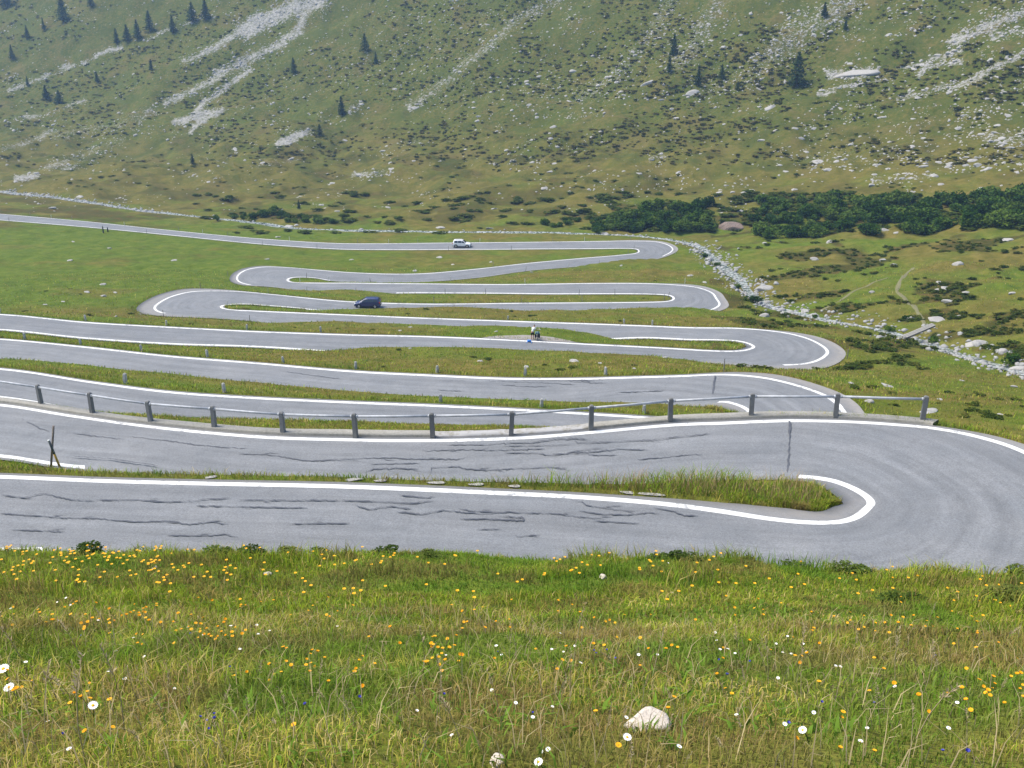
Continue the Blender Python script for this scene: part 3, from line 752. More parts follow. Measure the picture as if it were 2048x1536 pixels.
def seal(pl, z0, wid, taper=True):
    pts = []
    for (x0, y0), (x1, y1) in zip(pl[:-1], pl[1:]):
        n = max(2, int(math.hypot(x1 - x0, y1 - y0) / 4))
        for t in np.linspace(0, 1, n, endpoint=False): pts.append((x0 + (x1 - x0) * t + rng.normal(0, .8), y0 + (y1 - y0) * t + rng.normal(0, .45)))
    pts.append(pl[-1])
    W3 = []
    for x, y in pts:
        p, z = on_road(x, y, z0); W3.append((p[0], p[1], z))
    W3 = np.array(W3); n = len(W3)
    t = np.gradient(W3[:, :2], axis=0); t /= np.maximum(np.linalg.norm(t, axis=1), 1e-6)[:, None]
    nn = np.column_stack([-t[:, 1], t[:, 0]])
    wd = wid * (0.45 + 1.1 * np.clip(.5 + .9 * fbm(np.arange(n) * .22 + rng.uniform(0, 99), np.zeros(n), 2, 4), 0, 1)) * (np.clip(np.minimum(np.arange(n), np.arange(n)[::-1]) / 3.0, .25, 1) if taper else 1)
    a = W3.copy(); b_ = W3.copy(); a[:, :2] += nn * wd[:, None] / 2; b_[:, :2] -= nn * wd[:, None] / 2
    o = sum(len(v) for v in sv); sv.append(np.stack([a, b_], 1).reshape(-1, 3))
    i = np.arange(n * 2).reshape(n, 2) + o
    sf.append(np.stack([i[:-1, 0], i[:-1, 1], i[1:, 1], i[1:, 0]], -1))
def branches(CR):
    out = []
    for pl in CR:
        for (x0, y0), (x1, y1) in zip(pl[:-1], pl[1:]):
            if abs(x1 - x0) > 35 and rng.random() < .55:
                t = rng.uniform(.2, .8); x, y = x0 + (x1 - x0) * t, y0 + (y1 - y0) * t; s = 1 if rng.random() < .5 else -1; d = rng.uniform(14, 46)
                out.append([(x, y), (x + d * .3, y + s * 2.2), (x + d * .6, y + s * rng.uniform(2, 4)), (x + d, y + s * rng.uniform(2.5, 5))])
    return out
for pl in branches(CR1): seal(pl, -19, 0.04)
for pl in branches(CR2): seal(pl, -20.6, 0.04)
for pl in CR1: seal(pl, -19, 0.06)
for pl in CR2: seal(pl, -20.6, 0.06)
for pl in CR4: seal(pl, -29, 0.09)
seal([(1579, 843), (1579, 870), (1578, 900), (1577, 948)], -19.8, 0.085, False)
seal([(1430, 752), (1428, 770), (1425, 792)], -28, 0.09, False)
link('crack_seal', mesh_np('crack_seal', np.concatenate(sv), np.concatenate(sf), m_seal), road)

# pale gravel lay-by beside the road where the cyclist has stopped
m_gravel, nt, b = new_mat('dusty_gravel')
pos = position(nt); n2 = noise(nt, 6, 4, 0.75, pos); n3 = noise(nt, .8, 3, .6, pos)
nt.links.new(mix(nt, n3, mix(nt, n2, (0.24, 0.21, 0.185), (0.38, 0.335, 0.30)), mix(nt, n2, (0.19, 0.185, 0.185), (0.29, 0.27, 0.25))), b.inputs['Base Color'])
bump(nt, b, n2, 0.6, 0.05)
LB = np.array([at_z(px, py, -36.93) for px, py in LAYBY])
kc = [int(np.argmin(np.hypot(*(RL - p).T))) for p in LB]
lbv = [];
for p, k in zip(LB, kc):
    a = AL[k] - OUT[k] * 0.05
    for t in np.linspace(0, 1, 6):
        q = a * (1 - t) + p * t; lbv.append((q[0], q[1], RZ[k] + 0.025 - 0.05 * t))
i = np.arange(len(LB) * 6).reshape(-1, 6)
link('gravel_layby', mesh_np('gravel_layby', np.array(lbv), np.stack([i[:-1, :-1], i[1:, :-1], i[1:, 1:], i[:-1, 1:]], -1).reshape(-1, 4), m_gravel), kind='structure')

# ------------------------------------------------------------------ kerb wall and guard rail on the outer side of the second road
m_conc, nt, b = new_mat('old_concrete')
pos = position(nt); n1 = noise(nt, 1.1, 5, .65, pos); n2 = noise(nt, 9, 4, .7, pos)
at = attr(nt, 'wear'); sp2 = nt.nodes.new('ShaderNodeSeparateColor'); nt.links.new(at.outputs['Color'], sp2.inputs[0])
cc = mix(nt, n1, (0.225, 0.215, 0.185), (0.345, 0.325, 0.28)); cc = mix(nt, .5, cc, ramp(nt, n2, [(.3, .3), (.7, .72)]), 'OVERLAY')
wf = math_(nt, 'MULTIPLY', sp2.outputs[0], ramp(nt, noise(nt, 2.2, 4, .7, pos), [(.42, 0.0), (.52, 1.0)]))
cc = mix(nt, wf, cc, (0.38, 0.37, 0.36))
nt.links.new(cc, b.inputs['Base Color']); bump(nt, b, n2, .5, .02)
pxk, pyk = project(RR[:, 0], RR[:, 1], RZ)
ks = [k for k in range(NS) if -19.5 >= RZ[k] >= -22.2 and pxk[k] < 1880 and pxk[k] > -150 and k > SIDX[17]]
prof = [(0.36, -0.9), (0.36, 0.09), (0.40, 0.12), (0.86, 0.14), (0.91, 0.10), (0.91, -1.2)]
kv = []; kw = []
for k in ks:
    jit = 0.03 * math.sin(k * .35)
    br = 1.0 if 868 < pxk[k] < 1172 else 0.12
    for o, dz in prof:
        if br == 1.0 and dz > 0: dz -= 0.05 + 0.06 * rng.random(); o += rng.normal(0, .03)
        q = RR[k] - OUT[k] * (o + eR[k] - .32 + jit * (o > .5)); kv.append((q[0], q[1], RZ[k] + dz)); kw.append((br, 0, 0))
i = np.arange(len(ks) * 6).reshape(-1, 6)
kf = np.stack([i[:-1, :-1], i[:-1, 1:], i[1:, 1:], i[1:, :-1]], -1).reshape(-1, 4)
kme = mesh_np('kerb_wall', np.array(kv), [kf, np.array([i[0], i[-1][::-1]])], m_conc, False, {'wear': np.array(kw)})
link('kerb_wall', kme, None, label='low pale concrete kerb wall edging the second road, under the guard rail posts', category='kerb')

m_gran, nt, b = new_mat('grey_granite')
oc = objcoord(nt); n1 = noise(nt, 3, 5, .65, oc); n2 = noise(nt, 40, 3, .8, oc)
cc = mix(nt, n1, (0.135, 0.138, 0.142), (0.27, 0.27, 0.262)); cc = mix(nt, math_(nt, 'MULTIPLY', objrand(nt), .5), cc, (0.13, 0.125, 0.118)); cc = mix(nt, .5, cc, ramp(nt, n2, [(.3, .25), (.7, .75)]), 'OVERLAY')
nt.links.new(cc, b.inputs['Base Color']); bump(nt, b, n2, .5, .01)
m_rail = simple('galvanised_pipe', (0.40, 0.415, 0.44), 0.6, 0.25, 2.5, 0.2, 0.3)
GP = [(-62, 783, 747), (82, 807, 769), (185, 825, 785), (301, 841, 802), (429, 853, 812), (566, 863, 823), (711, 871, 827), (865, 871, 826), (1023, 866, 823), (1182, 855, 810), (1340, 838, 796), (1502, 829, 787), (1671, 830, 787), (1845, 838, 792)]
pts = []
for px, py, ty in GP:
    z = -20.5
    for _ in range(4):
        p = at_z(px, py, z); z = road_z(p[0], p[1]) + .12
    # top: same spot, height from the pixel
    a_, b_, c_ = ray(px, ty); zt = c_ * p[1] / b_
    pts.append((p[0], p[1], z, zt - z))
gr = empty('guard_rail', (pts[6][0], pts[6][1], pts[6][2]), 0, 'long grey pipe guard rail on square granite posts along the kerb of the second road', 'guard rail')
g0 = Vector(gr.location)
for i, (x, y, z, h) in enumerate(pts):
    bm = bmesh.new()
    nx = pts[min(i + 1, len(pts) - 1)]; pv = pts[max(i - 1, 0)]
    an = math.atan2(nx[1] - pv[1], nx[0] - pv[0])
    rot = Matrix.Rotation(an + rng.normal(0, .06), 3, 'Z') @ Matrix.Rotation(rng.normal(0, .022), 3, 'Y') @ Matrix.Rotation(rng.normal(0, .02), 3, 'X')
    hh = h + 0.5
    add_box(bm, (0, 0, h / 2 - .28), (.24, .22, hh), rot, .9)
    add_box(bm, (0, 0, h - .02), (.20, .18, .06), rot, .62)
    bmesh.ops.bevel(bm, geom=bm.edges[:], offset=.018, segments=2, affect='EDGES')
    o = bm_obj('post', bm, m_gran, gr); o.location = Vector((x, y, z)) - g0
for i in range(len(pts) - 1):
    a, c = pts[i], pts[i + 1]
    A = Vector((a[0], a[1], a[2] + a[3] - .16)) - g0; C = Vector((c[0], c[1], c[2] + c[3] - .16)) - g0
    d = (C - A).normalized()
    bm = bmesh.new(); add_tube(bm, [A + d * .10, A.lerp(C, .5) + Vector((0, 0, -.012)), C - d * .10], .064, 10)
    add_tube(bm, [A + d * .09, A + d * .19], .085, 10); add_tube(bm, [C - d * .19, C - d * .09], .085, 10)
    bm_obj('rail', bm, m_rail, gr, True)

# ------------------------------------------------------------------ stone markers, thin roadside poles, stakes
m_stone_post = simple('pale_stone', (0.46, 0.45, 0.42), 0.85, .25, 6.0, bmp=.3)
def stone_post_mesh(seed):
    r = random.Random(seed); bm = bmesh.new()
    add_box(bm, (0, 0, .22), (.26, .22, .84), Matrix.Rotation(r.uniform(-.03, .03), 3, 'Y'), .74)
    bmesh.ops.bevel(bm, geom=bm.edges[:], offset=.05, segments=2, affect='EDGES')
    for v in bm.verts: v.co += Vector((r.uniform(-.008, .008), r.uniform(-.008, .008), r.uniform(-.01, .01)))
    me = bpy.data.meshes.new('stone_marker'); bm.to_mesh(me); bm.free(); me.materials.append(m_stone_post); return me
SPM = [stone_post_mesh(s) for s in range(4)]
SPOST = [(4, 670, 5), (62, 675, 5), (166, 688, 5), (293, 700, 5), (420, 715, 5), (568, 728, 5), (718, 737, 5), (877, 746, 5), (1045, 754, 5), (1217, 754, 5),
         (250, 771, 3), (453, 785, 3), (878, 808, 3), (1081, 815, 3), (1284, 824, 3),
         (4, 626, 7), (176, 642, 7), (333, 652, 7), (491, 660, 7), (645, 666, 7), (1250, 648, 8), (1305, 647, 8), (1021, 636, 8)]
ROWN = {5: 'fourth road up, counting the nearest as first', 3: 'verge right behind the guard rail', 7: 'road leg with the cyclist', 8: 'road leg just below the cyclist'}
ROWG = {5: 'stone markers behind the fourth road', 3: 'stone markers behind the guard rail road', 7: 'stone markers along the cyclist road', 8: 'stone markers beyond the cyclist'}
ROWD = {5: 'pale stone marker post in the row beyond the second road above the guard rail', 3: 'pale stone marker post in the grass strip just above the guard rail', 7: 'small pale stone marker post along the far edge of the road where the cyclist stands', 8: 'small pale stone marker post in the grass beyond the cyclist'}
SZ = {5: -29.5, 3: -25.5, 7: -36, 8: -41}
def beside_road(px, py, z0, off=0.75, up=True):
    """a point just outside the far asphalt edge near that pixel"""
    z = z0
    for _ in range(3):
        p = at_z(px, py, z); k = int(np.argmin(np.minimum(np.hypot(*(AL - p).T), np.hypot(*(AR - p).T)) + 3 * np.abs(RZ - z0) ** 2 * .3)); z = RZ[k]
    dl, dr = np.hypot(*(AL[k] - p)), np.hypot(*(AR[k] - p))
    q = AL[k] + OUT[k] * off if dl < dr else AR[k] - OUT[k] * off
    return np.array([q[0], q[1], float(ground_z(q[0], q[1]))])
for i, (px, py, row) in enumerate(SPOST):
    p = beside_road(px, py, SZ[row], .55)
    o = link('stone_marker', SPM[i % 4], None, label=ROWD[row], category='marker post', group=ROWG[row])
    o.location = p; o.rotation_euler = (rng.normal(0, .04), rng.normal(0, .05), rng.uniform(-.5, .5)); s = rng.uniform(.9, 1.15); o.scale = (s, s, s)
m_pole = simple('weathered_pole', (0.20, 0.19, 0.17), 0.8, .3, 5.0)
m_pole2 = simple('pale_pole', (0.55, 0.54, 0.50), 0.8, .2, 5.0)
def pole_mesh(mat, h, r):
    bm = bmesh.new(); add_tube(bm, [(0, 0, -.3), (0, 0, h * .5), (.01, .01, h)], [r, r, r * .8], 7); me = bpy.data.meshes.new('roadside_pole'); bm.to_mesh(me); bm.free(); me.materials.append(mat); return me
PM = [pole_mesh(m_pole, 1.1, .045), pole_mesh(m_pole2, .95, .05)]
k = int(SIDX[96]); last = -99; s_acc = 0; pi = 0
for k in range(int(SIDX[100]), NS - 1):
    s_acc += np.linalg.norm(0.5 * (AL[k + 1] + AR[k + 1] - AL[k] - AR[k]))
    if s_acc - last > 9.5 + 3 * math.sin(k):
        last = s_acc; pi += 1
        side = (AL[k] + OUT[k] * .45) if (pi % 2 or RZ[k] > -50) and pi % 3 else (AR[k] - OUT[k] * .45)
        gz = float(ground_z(side[0], side[1]))
        px, py = project(side[0], side[1], gz)
        if not (-30 < px < 2080): continue
        pale = pi % 3 == 0
        row = 'upper hairpins' if RZ[k] < -49 else 'middle hairpins'
        o = link('roadside_pole', PM[1 if pale else 0], None, label=('thin pale' if pale else 'thin dark weathered') + ' roadside pole standing at the asphalt edge of the ' + ('farthest' if RZ[k] < -49 else 'middle') + ' hairpins',
                 category='pole', group=('pale' if pale else 'dark') + ' poles along the ' + row)
        o.location = (side[0], side[1], gz); o.rotation_euler = (rng.normal(0, .06), rng.normal(0, .06), 0)
for px, py, lab in ((1452, 748, 'thin dark pole at the outer edge of the hairpin above the guard rail'), (1677, 715, 'thin dark pole at the right tip of the widest hairpin')):
    p = beside_road(px, py, -28 if py > 730 else -38.6, .3)
    o = link('roadside_pole', PM[0], None, label=lab, category='pole'); o.location = p
for px, py, h, lab in ((207, 466, 1.55, 'left and taller of two dark posts below the far road'), (216, 464, 1.1, 'right and shorter of two dark posts below the far road')):
    p = hit(px, py)
    bm = bmesh.new(); add_tube(bm, [(0, 0, -.3), (0, 0, h * .6), (.02, 0, h)], [.17, .16, .13], 8); add_tube(bm, [(.02, 0, h), (.02, 0, h + .06)], [.12, .05], 8)
    o = bm_obj('dark_post', bm, simple('dark_wood_' + str(px), (0.035, 0.04, 0.03), .9, .3, 6), None, True); tag(o, lab, 'post'); o.location = p
# crossed snow stakes on the strip between the first two roads
m_oldwood = simple('grey_weathered_wood', (0.20, 0.165, 0.14), .85, .35, 9, bmp=.4)
m_yel = simple('faded_yellow_paint', (0.46, 0.29, 0.055), .7, .3, 12)
m_black = simple('black_paint', (0.02, 0.02, 0.022), .7, .3, 10)
m_greyp = simple('grey_paint', (0.10, 0.11, 0.115), .7, .3, 10)
m_whitep = simple('white_paint', (0.7, 0.7, 0.68), .7, .1, 10)
def stake(name, base, top, yd, segs, label):
    """segs: (t0,t1,material,part name)"""
    p = hit(*base); z0 = p[2]
    a_, b_, c_ = ray(*top); q = np.array([a_, b_, c_]) * ((p[1] + yd) / b_)
    root = empty(name, p, 0, label, 'stake')
    d = Vector(q - p); rad = .058
    for t0, t1, mt, pn in segs:
        bm = bmesh.new(); add_tube(bm, [d * t0, d * (t0 * .5 + t1 * .5), d * t1], [rad, rad * .98, rad * .96], 8); bm_obj(pn, bm, mt, root, True)
stake('snow_stake', (102, 936), (107, 852), 0.15, [(-.12, .04, m_black, 'tar_foot'), (.04, 1.0, m_oldwood, 'shaft')], 'tall weathered wooden stake standing almost upright, crossed by the yellow one')
stake('snow_stake', (121, 937), (97, 880), -.05, [(-.12, .12, m_black, 'tar_foot'), (.12, .52, m_yel, 'yellow_band'), (.52, .97, m_greyp, 'shaft'), (.97, 1.0, m_whitep, 'white_tip')], 'short leaning stake with faded yellow lower half and black foot')

# ------------------------------------------------------------------ rocks
m_rock, nt, b = new_mat('pale_gneiss')
oc = objcoord(nt); pos = position(nt); n1 = noise(nt, 1.3, 5, .65, pos); n2 = noise(nt, 7, 4, .75, pos); rd = objrand(nt)
cc = mix(nt, n1, (0.20, 0.195, 0.185), (0.54, 0.52, 0.49)); cc = mix(nt, ramp(nt, n2, [(.45, 0.0), (.62, .55)]), cc, (0.20, 0.205, 0.16))
cc = mix(nt, math_(nt, 'MULTIPLY', rd, .35), cc, (0.42, 0.38, 0.35))
nt.links.new(cc, b.inputs['Base Color']); bump(nt, b, n2, .6, .06)
m_pink, nt, b = new_mat('reddish_rock')
pos = position(nt); n1 = noise(nt, .8, 5, .65, pos); n2 = noise(nt, 4, 4, .75, pos)
nt.links.new(mix(nt, ramp(nt, n2, [(.4, 0.), (.65, 1.)]), mix(nt, n1, (0.20, 0.13, 0.10), (0.40, 0.31, 0.27)), (0.085, 0.075, 0.055)), b.inputs['Base Color']); bump(nt, b, n2, .8, .1)
def rock_geo(seed, sub=2):
    r = np.random.default_rng(seed); bm = bmesh.new(); bmesh.ops.create_icosphere(bm, subdivisions=sub, radius=.5)
    v = np.array([p.co[:] for p in bm.verts]); f = np.array([[q.index for q in p.verts] for p in bm.faces]); bm.free()
    for _ in range(9):                      # chop flat faces off
        n = r.normal(size=3); n /= np.linalg.norm(n); dcut = r.uniform(.26, .42)
        t = v @ n; v = v - np.outer(np.maximum(t - dcut, 0), n)
    v = v * (1 + .10 * fbm(v[:, 0] * 3 + seed, v[:, 1] * 3 + v[:, 2] * 2, 3, seed)[:, None])
    v = v * np.array([r.uniform(.95, 1.3), r.uniform(.7, 1.0), r.uniform(.5, .75)])
    return v, f
RG = [rock_geo(s, 3) for s in range(8)]
RM = [mesh_np('boulder', v, f, m_rock) for v, f in RG]
RMP = [mesh_np('boulder', v, f, m_pink) for v, f in RG[:3]]
R1 = [rock_geo(s + 50, 1) for s in range(12)]
def zone(px, py):
    side = 'left' if px < 680 else ('middle' if px < 1370 else 'right')
    if py < 150: return 'high on the ' + side + ' part of the far slope'
    if py < 300: return 'halfway up the ' + side + ' part of the far slope'
    if py < 400: return 'on the grassy ' + side + ' foot of the far slope'
    if px > 1440 and py < 700: return 'on the meadow across the stream'
    if py < 480: return 'at the valley floor beyond the far road'
    return 'on the ' + side + ' grass between the road legs'
def boulder(px, py, wpx, label=None, mat=None, sz=None, sink=.22):
    p = hit(px, py)
    if p is None: return
    dist = float(np.linalg.norm(p)); s = wpx * dist / FPX / 1.1
    i = int(rng.integers(0, 8))
    me = RM[i] if mat is None else RMP[i % 3]
    size = 'large ' if s > 2.2 else ('small ' if s < .9 else '')
    zn = zone(px, py)
    o = link('boulder', me, None, label=label or ((size + 'pale grey boulder lying ' + zn)), category='boulder')
    if not label: o['group'] = (size + 'boulders ' + zn)
    k = sz or (1, 1, 1)
    o.scale = (s * k[0], s * k[1], s * k[2]); o.location = p + np.array([0, s * .25, -s * sink * k[2] * .3]); o.rotation_euler = (rng.normal(0, .15), rng.normal(0, .15), rng.uniform(-.6, .6))
    return o
BLD = [(880, 457, 20, 'grey boulder in the pale grass above the white car'), (980, 458, 18, 'flat boulder in the grass beyond the far road, right of the white car'), (1207, 468, 24, 'whitish boulder at the stream just above the farthest right hairpin'),
 (1715, 148, 62, 'huge flat pale slab right of the tall conifer on the slope'), (1850, 134, 52, 'long pale slab near the right end of the slope'), (1545, 216, 26, 'single light boulder on open grass below the tall conifer'),
 (1150, 143, 20, 'upright pale boulder alone in dark heath, upper middle of the slope'), (1108, 255, 18, None), (830, 219, 20, 'pale boulder with a dark hollow under the middle scree run'), (1297, 168, 32, 'grey blocky boulder in the scree left of the two small conifers'), (1388, 190, 34, 'wide boulder under a small dark conifer'),
 (1532, 580, 42, 'big grey boulder on the right bank of the upper stream'), (1515, 608, 26, None), (1612, 624, 24, 'rounded boulder in the stream bend'), (1530, 634, 22, 'lone boulder on the grass left of the stream bend'), (1900, 606, 26, 'squat light boulder on the right meadow above the path'),
 (1876, 643, 34, 'large square boulder right of the footpath by the bridge'), (1957, 690, 36, 'slanting grey boulder in the heath at right, near the stream'), (1830, 636, 18, 'boulder touching the left side of the footpath'), (1918, 634, 16, None), (1745, 586, 14, None), (1630, 521, 20, None), (1880, 567, 18, None), (1892, 578, 18, None), (1878, 580, 14, None), (1934, 586, 14, None), (1918, 531, 22, None), (1768, 521, 14, None), (2018, 482, 26, 'light boulder below the thicket at the right margin'), (1788, 530, 14, None), (2026, 588, 16, None),
 (1382, 552, 14, 'whitish round stone on the slope right of the upper hairpins'), (1409, 566, 12, None), (1147, 724, 20, 'pale flat stone in the wide grass strip above the row of marker posts'), (961, 723, 12, None), (1052, 735, 13, None), (1778, 774, 24, 'pale flat boulder on the grass right of the hairpin above the guard rail'), (1704, 768, 13, None), (1925, 762, 10, None), (1740, 806, 20, None), (1858, 826, 34, 'long flat stone behind the last guard rail post'), (2030, 775, 15, None), (2000, 830, 12, None), (1880, 800, 12, None),
 (878, 516, 13, None), (830, 543, 12, None), (703, 520, 10, None), (533, 519, 11, None), (347, 522, 13, None), (217, 497, 10, None), (137, 522, 11, None), (203, 570, 13, None), (230, 586, 10, None), (172, 585, 11, None), (204, 593, 14, None), (145, 484, 8, None), (90, 610, 9, None), (125, 604, 8, None), (230, 634, 8, None), (280, 629, 8, None), (1064, 545, 9, None), (982, 525, 9, None), (905, 530, 9, None), (1243, 532, 9, None), (992, 664, 9, None), (800, 662, 10, None), (820, 655, 9, None), (820, 698, 8, None), (1330, 716, 11, None), (1268, 738, 9, None), (1200, 727, 9, None),
 (2040, 742, 34, 'white block at the right frame edge where the stream leaves'), (2012, 706, 24, None), (1770, 462, 22, 'pale rock face among the bushes at the foot of the thicket'), (1795, 466, 12, None), (575, 455, 22, 'white stones at the foot of the left thicket'), (590, 452, 14, None), (1950, 322, 20, 'bright white boulder at the right end of the stony belt'), (1637, 325, 24, None), (1675, 324, 14, None), (1745, 372, 20, None), (1752, 350, 14, None), (1885, 370, 14, None), (1358, 345, 12, None), (1355, 238, 16, None), (1345, 220, 14, None), (720, 352, 22, None), (690, 282, 12, None), (780, 326, 10, None), (1530, 488, 12, None), (1660, 486, 16, None), (555, 475, 12, None), (930, 300, 9, None), (1060, 316, 10, None), (1100, 345, 14, None), (1190, 342, 10, None)]
for px, py, wpx, lab in BLD: boulder(px, py, wpx, lab, sz=(1.2, 1, .55) if 'slab' in (lab or '') or 'flat' in (lab or '') else None)
boulder(1466, 462, 58, 'reddish brown rock outcrop framed by dark bushes', True, (1, .7, 1.7))
boulder(1890, 440, 34, 'brown rock face inside the right thicket', True, (1.2, .8, .9))
m_white = simple('white_marble_stone', (0.60, 0.52, 0.43), .9, .22, 12, bmp=.5)
RMW = [mesh_np('stone', v, f, m_white) for v, f in RG[:3]]
for px, py, wpx, lab, i in ((1292, 1462, 92, 'cream coloured stone half sunk in the meadow grass, bottom right of centre', 0), (992, 1532, 46, 'white stone at the very bottom of the photo among dry grass', 1), (536, 1150, 16, 'small pale stone in the flowers left of centre', 2), (1205, 1157, 22, 'small flat pale stone near the top of the meadow', 1), (310, 1137, 12, 'tiny grey stone near the meadow brow at left', 2)):
    p = hit(px, py); s = wpx * float(np.linalg.norm(p)) / FPX
    o = link('stone', RMW[i], None, label=lab, category='stone'); o.location = p + np.array([0, s * .2, -s * .02]); o.scale = (s * 1.05, s * .9, s * .95); o.rotation_euler = (0, .1, rng.uniform(0, 3))

def rocks_stuff(name, P3, S, mat, kind='stuff', flat=1.0):
    n = len(P3); V, F = [], []; o = 0
    for i in range(n):
        v, f = R1[int(rng.integers(0, 12))]
        a = rng.uniform(0, 6.28); c, s = math.cos(a), math.sin(a)
        q = v * S[i] * np.array([1, 1, flat * rng.uniform(.8, 1.25)])
        q = np.column_stack([q[:, 0] * c - q[:, 1] * s, q[:, 0] * s + q[:, 1] * c, q[:, 2]]) + P3[i]
        V.append(q); F.append(f + o); o += len(v)
    return link(name, mesh_np(name, np.concatenate(V), np.concatenate(F), mat), kind=kind)
# scattered rocks over the far slope: candidates by ground cell, kept where the scree strokes say so
def scree_at(px, py):
    s = 0.0
    for pl, hw, st in SCREE:
        for (x0, y0), (x1, y1) in zip(pl[:-1], pl[1:]):
            dx, dy = x1 - x0, y1 - y0; t = min(max(((px - x0) * dx + (py - y0) * dy) / (dx * dx + dy * dy), 0), 1)
            d = math.hypot(px - x0 - t * dx, py - y0 - t * dy)
            if d < hw * 1.7: s = max(s, st * min(1, max(0, (hw * 1.7 - d) / (hw * 1.0))))
    return s
P3, S = [], []
for _ in range(60000):
    px, py = rng.uniform(-60, 2110), rng.uniform(-30, 425)
    w = scree_at(px, py)
    bgd = 0.05 + 0.34 * sstep(.5, .8, vnoise(px / 60, py / 34, 77)) * sstep(.3, .6, vnoise(px / 21, py / 13, 78))
    if py > 330: bgd *= .55
    if 200 < py < 330 and 500 < px < 1500: bgd *= .8
    if rng.random() > max(w * 1.1, bgd): continue
    p = hit(px, py)
    if p is None: continue
    P3.append(p); S.append(min(2.6, float(rng.lognormal(-.25, .48))) * (1.0 if w > bgd else .95))
order = np.argsort([-s / np.linalg.norm(p) for s, p in zip(S, P3)])
for i in order[:170]:
    px, py = project(*P3[i]); boulder(px, py, S[i] * 1.1 * FPX / np.linalg.norm(P3[i]))
rest = order[170:]
rocks_stuff('scree', [P3[i] - np.array([0, 0, .12 * S[i]]) for i in rest], [S[i] for i in rest], m_rock)

# the stream: a strip of water between banks of pale stones
m_water, nt, b = new_mat('stream_water')
pos = position(nt); n1 = noise(nt, 1.5, 4, .7, pos)
nt.links.new(mix(nt, ramp(nt, n1, [(.45, 0.), (.6, 1.)]), (0.05, 0.075, 0.07), (0.55, 0.58, 0.58)), b.inputs['Base Color']); b.inputs['Roughness'].default_value = .15; bump(nt, b, n1, .6, .1)
sdw = dense(stream_w, 1.2)
for _ in range(6): sdw[1:-1] = .25 * sdw[:-2] + .5 * sdw[1:-1] + .25 * sdw[2:]
tg = np.gradient(sdw[:, :2], axis=0); tg /= np.linalg.norm(tg, axis=1)[:, None]; nn = np.column_stack([-tg[:, 1], tg[:, 0]])
hw = 1.1 + .35 * np.sin(np.arange(len(sdw)) * .21)
zz = ground_z(sdw[:, 0], sdw[:, 1]) + .16
A = np.column_stack([sdw[:, :2] + nn * hw[:, None], zz]); B = np.column_stack([sdw[:, :2] - nn * hw[:, None], zz])
i = np.arange(len(sdw) * 2).reshape(-1, 2)
link('stream', mesh_np('stream', np.stack([A, B], 1).reshape(-1, 3), np.stack([i[:-1, 0], i[:-1, 1], i[1:, 1], i[1:, 0]], -1), m_water), kind='structure')
P3, S = [], []
for _ in range(5600):
    k = int(rng.integers(0, len(sdw))); px, py = project(*sdw[k])
    if not (-80 < px < 2150): continue
    wd = 3.0 if px > 1380 else (1.8 if px < 340 else 1.5)
    if 340 < px < 1180 and rng.random() > .12: continue
    if 1640 < px < 1850: wd = 4.6
    q = sdw[k, :2] + nn[k] * rng.normal(0, wd * .62) + tg[k] * rng.normal(0, .8)
    s = float(np.clip(rng.lognormal(-.7, .5), .18, 2.2))
    P3.append(np.array([q[0], q[1], float(ground_z(q[0], q[1])) + .05])); S.append(s)
m_pale, nt, b = new_mat('washed_stones')
pos = position(nt); n1 = noise(nt, 1.8, 4, .7, pos); n2 = noise(nt, 9, 3, .7, pos)
nt.links.new(mix(nt, .4, mix(nt, n1, (0.14, 0.14, 0.13), (0.46, 0.45, 0.43)), ramp(nt, n2, [(.3, .3), (.7, .75)]), 'OVERLAY'), b.inputs['Base Color'])
rocks_stuff('stream_stones', P3, S, m_pale)

# paths and the plank bridge
m_path, nt, b = new_mat('trodden_earth')
pos = position(nt); n1 = noise(nt, 2.5, 4, .7, pos)
nt.links.new(mix(nt, n1, (0.11, 0.11, 0.045), (0.22, 0.20, 0.11)), b.inputs['Base Color'])
def path(pl, w0):
    pts = [hit(x, y) for x, y in pl]; d = dense(np.array(pts), .7)
    for _ in range(5): d[1:-1] = .25 * d[:-2] + .5 * d[1:-1] + .25 * d[2:]
    t = np.gradient(d[:, :2], axis=0); t /= np.maximum(np.linalg.norm(t, axis=1), 1e-6)[:, None]; n_ = np.column_stack([-t[:, 1], t[:, 0]])
    rows = []
    for f in (-1, -.3, .3, 1):
        q = d[:, :2] + n_ * (f * w0 * (1 + .25 * np.sin(np.arange(len(d)) * .6)))[:, None]; rows.append(np.column_stack([q, ground_z(q[:, 0], q[:, 1]) + (.07 if abs(f) < 1 else .01)]))
    v = np.stack(rows, 1).reshape(-1, 3); i = np.arange(len(d) * 4).reshape(-1, 4)
    link('path', mesh_np('path', v, np.stack([i[:-1, :-1], i[:-1, 1:], i[1:, 1:], i[1:, :-1]], -1).reshape(-1, 4)[:, ::-1], m_path), kind='structure')
path([(1855, 668), (1848, 645), (1834, 622), (1815, 602), (1792, 585), (1798, 566), (1812, 548), (1826, 536)], .30)
path([(1640, 622), (1668, 608), (1690, 594), (1712, 580), (1752, 562), (1775, 556)], .22)
m_plank = simple('bleached_plank', (0.30, 0.285, 0.25), .8, .2, 3, bmp=.3)
pa, pb = hit(1808, 681), hit(1862, 668)
zt = max(pa[2], pb[2]) + .55
br = empty('footbridge', ((pa[0] + pb[0]) / 2, (pa[1] + pb[1]) / 2, zt - .25), math.atan2(pb[1] - pa[1], pb[0] - pa[0]), 'small plank footbridge over the stony stream at the end of the footpath', 'bridge')
Lb = float(np.hypot(*(pb - pa)[:2])) + .3
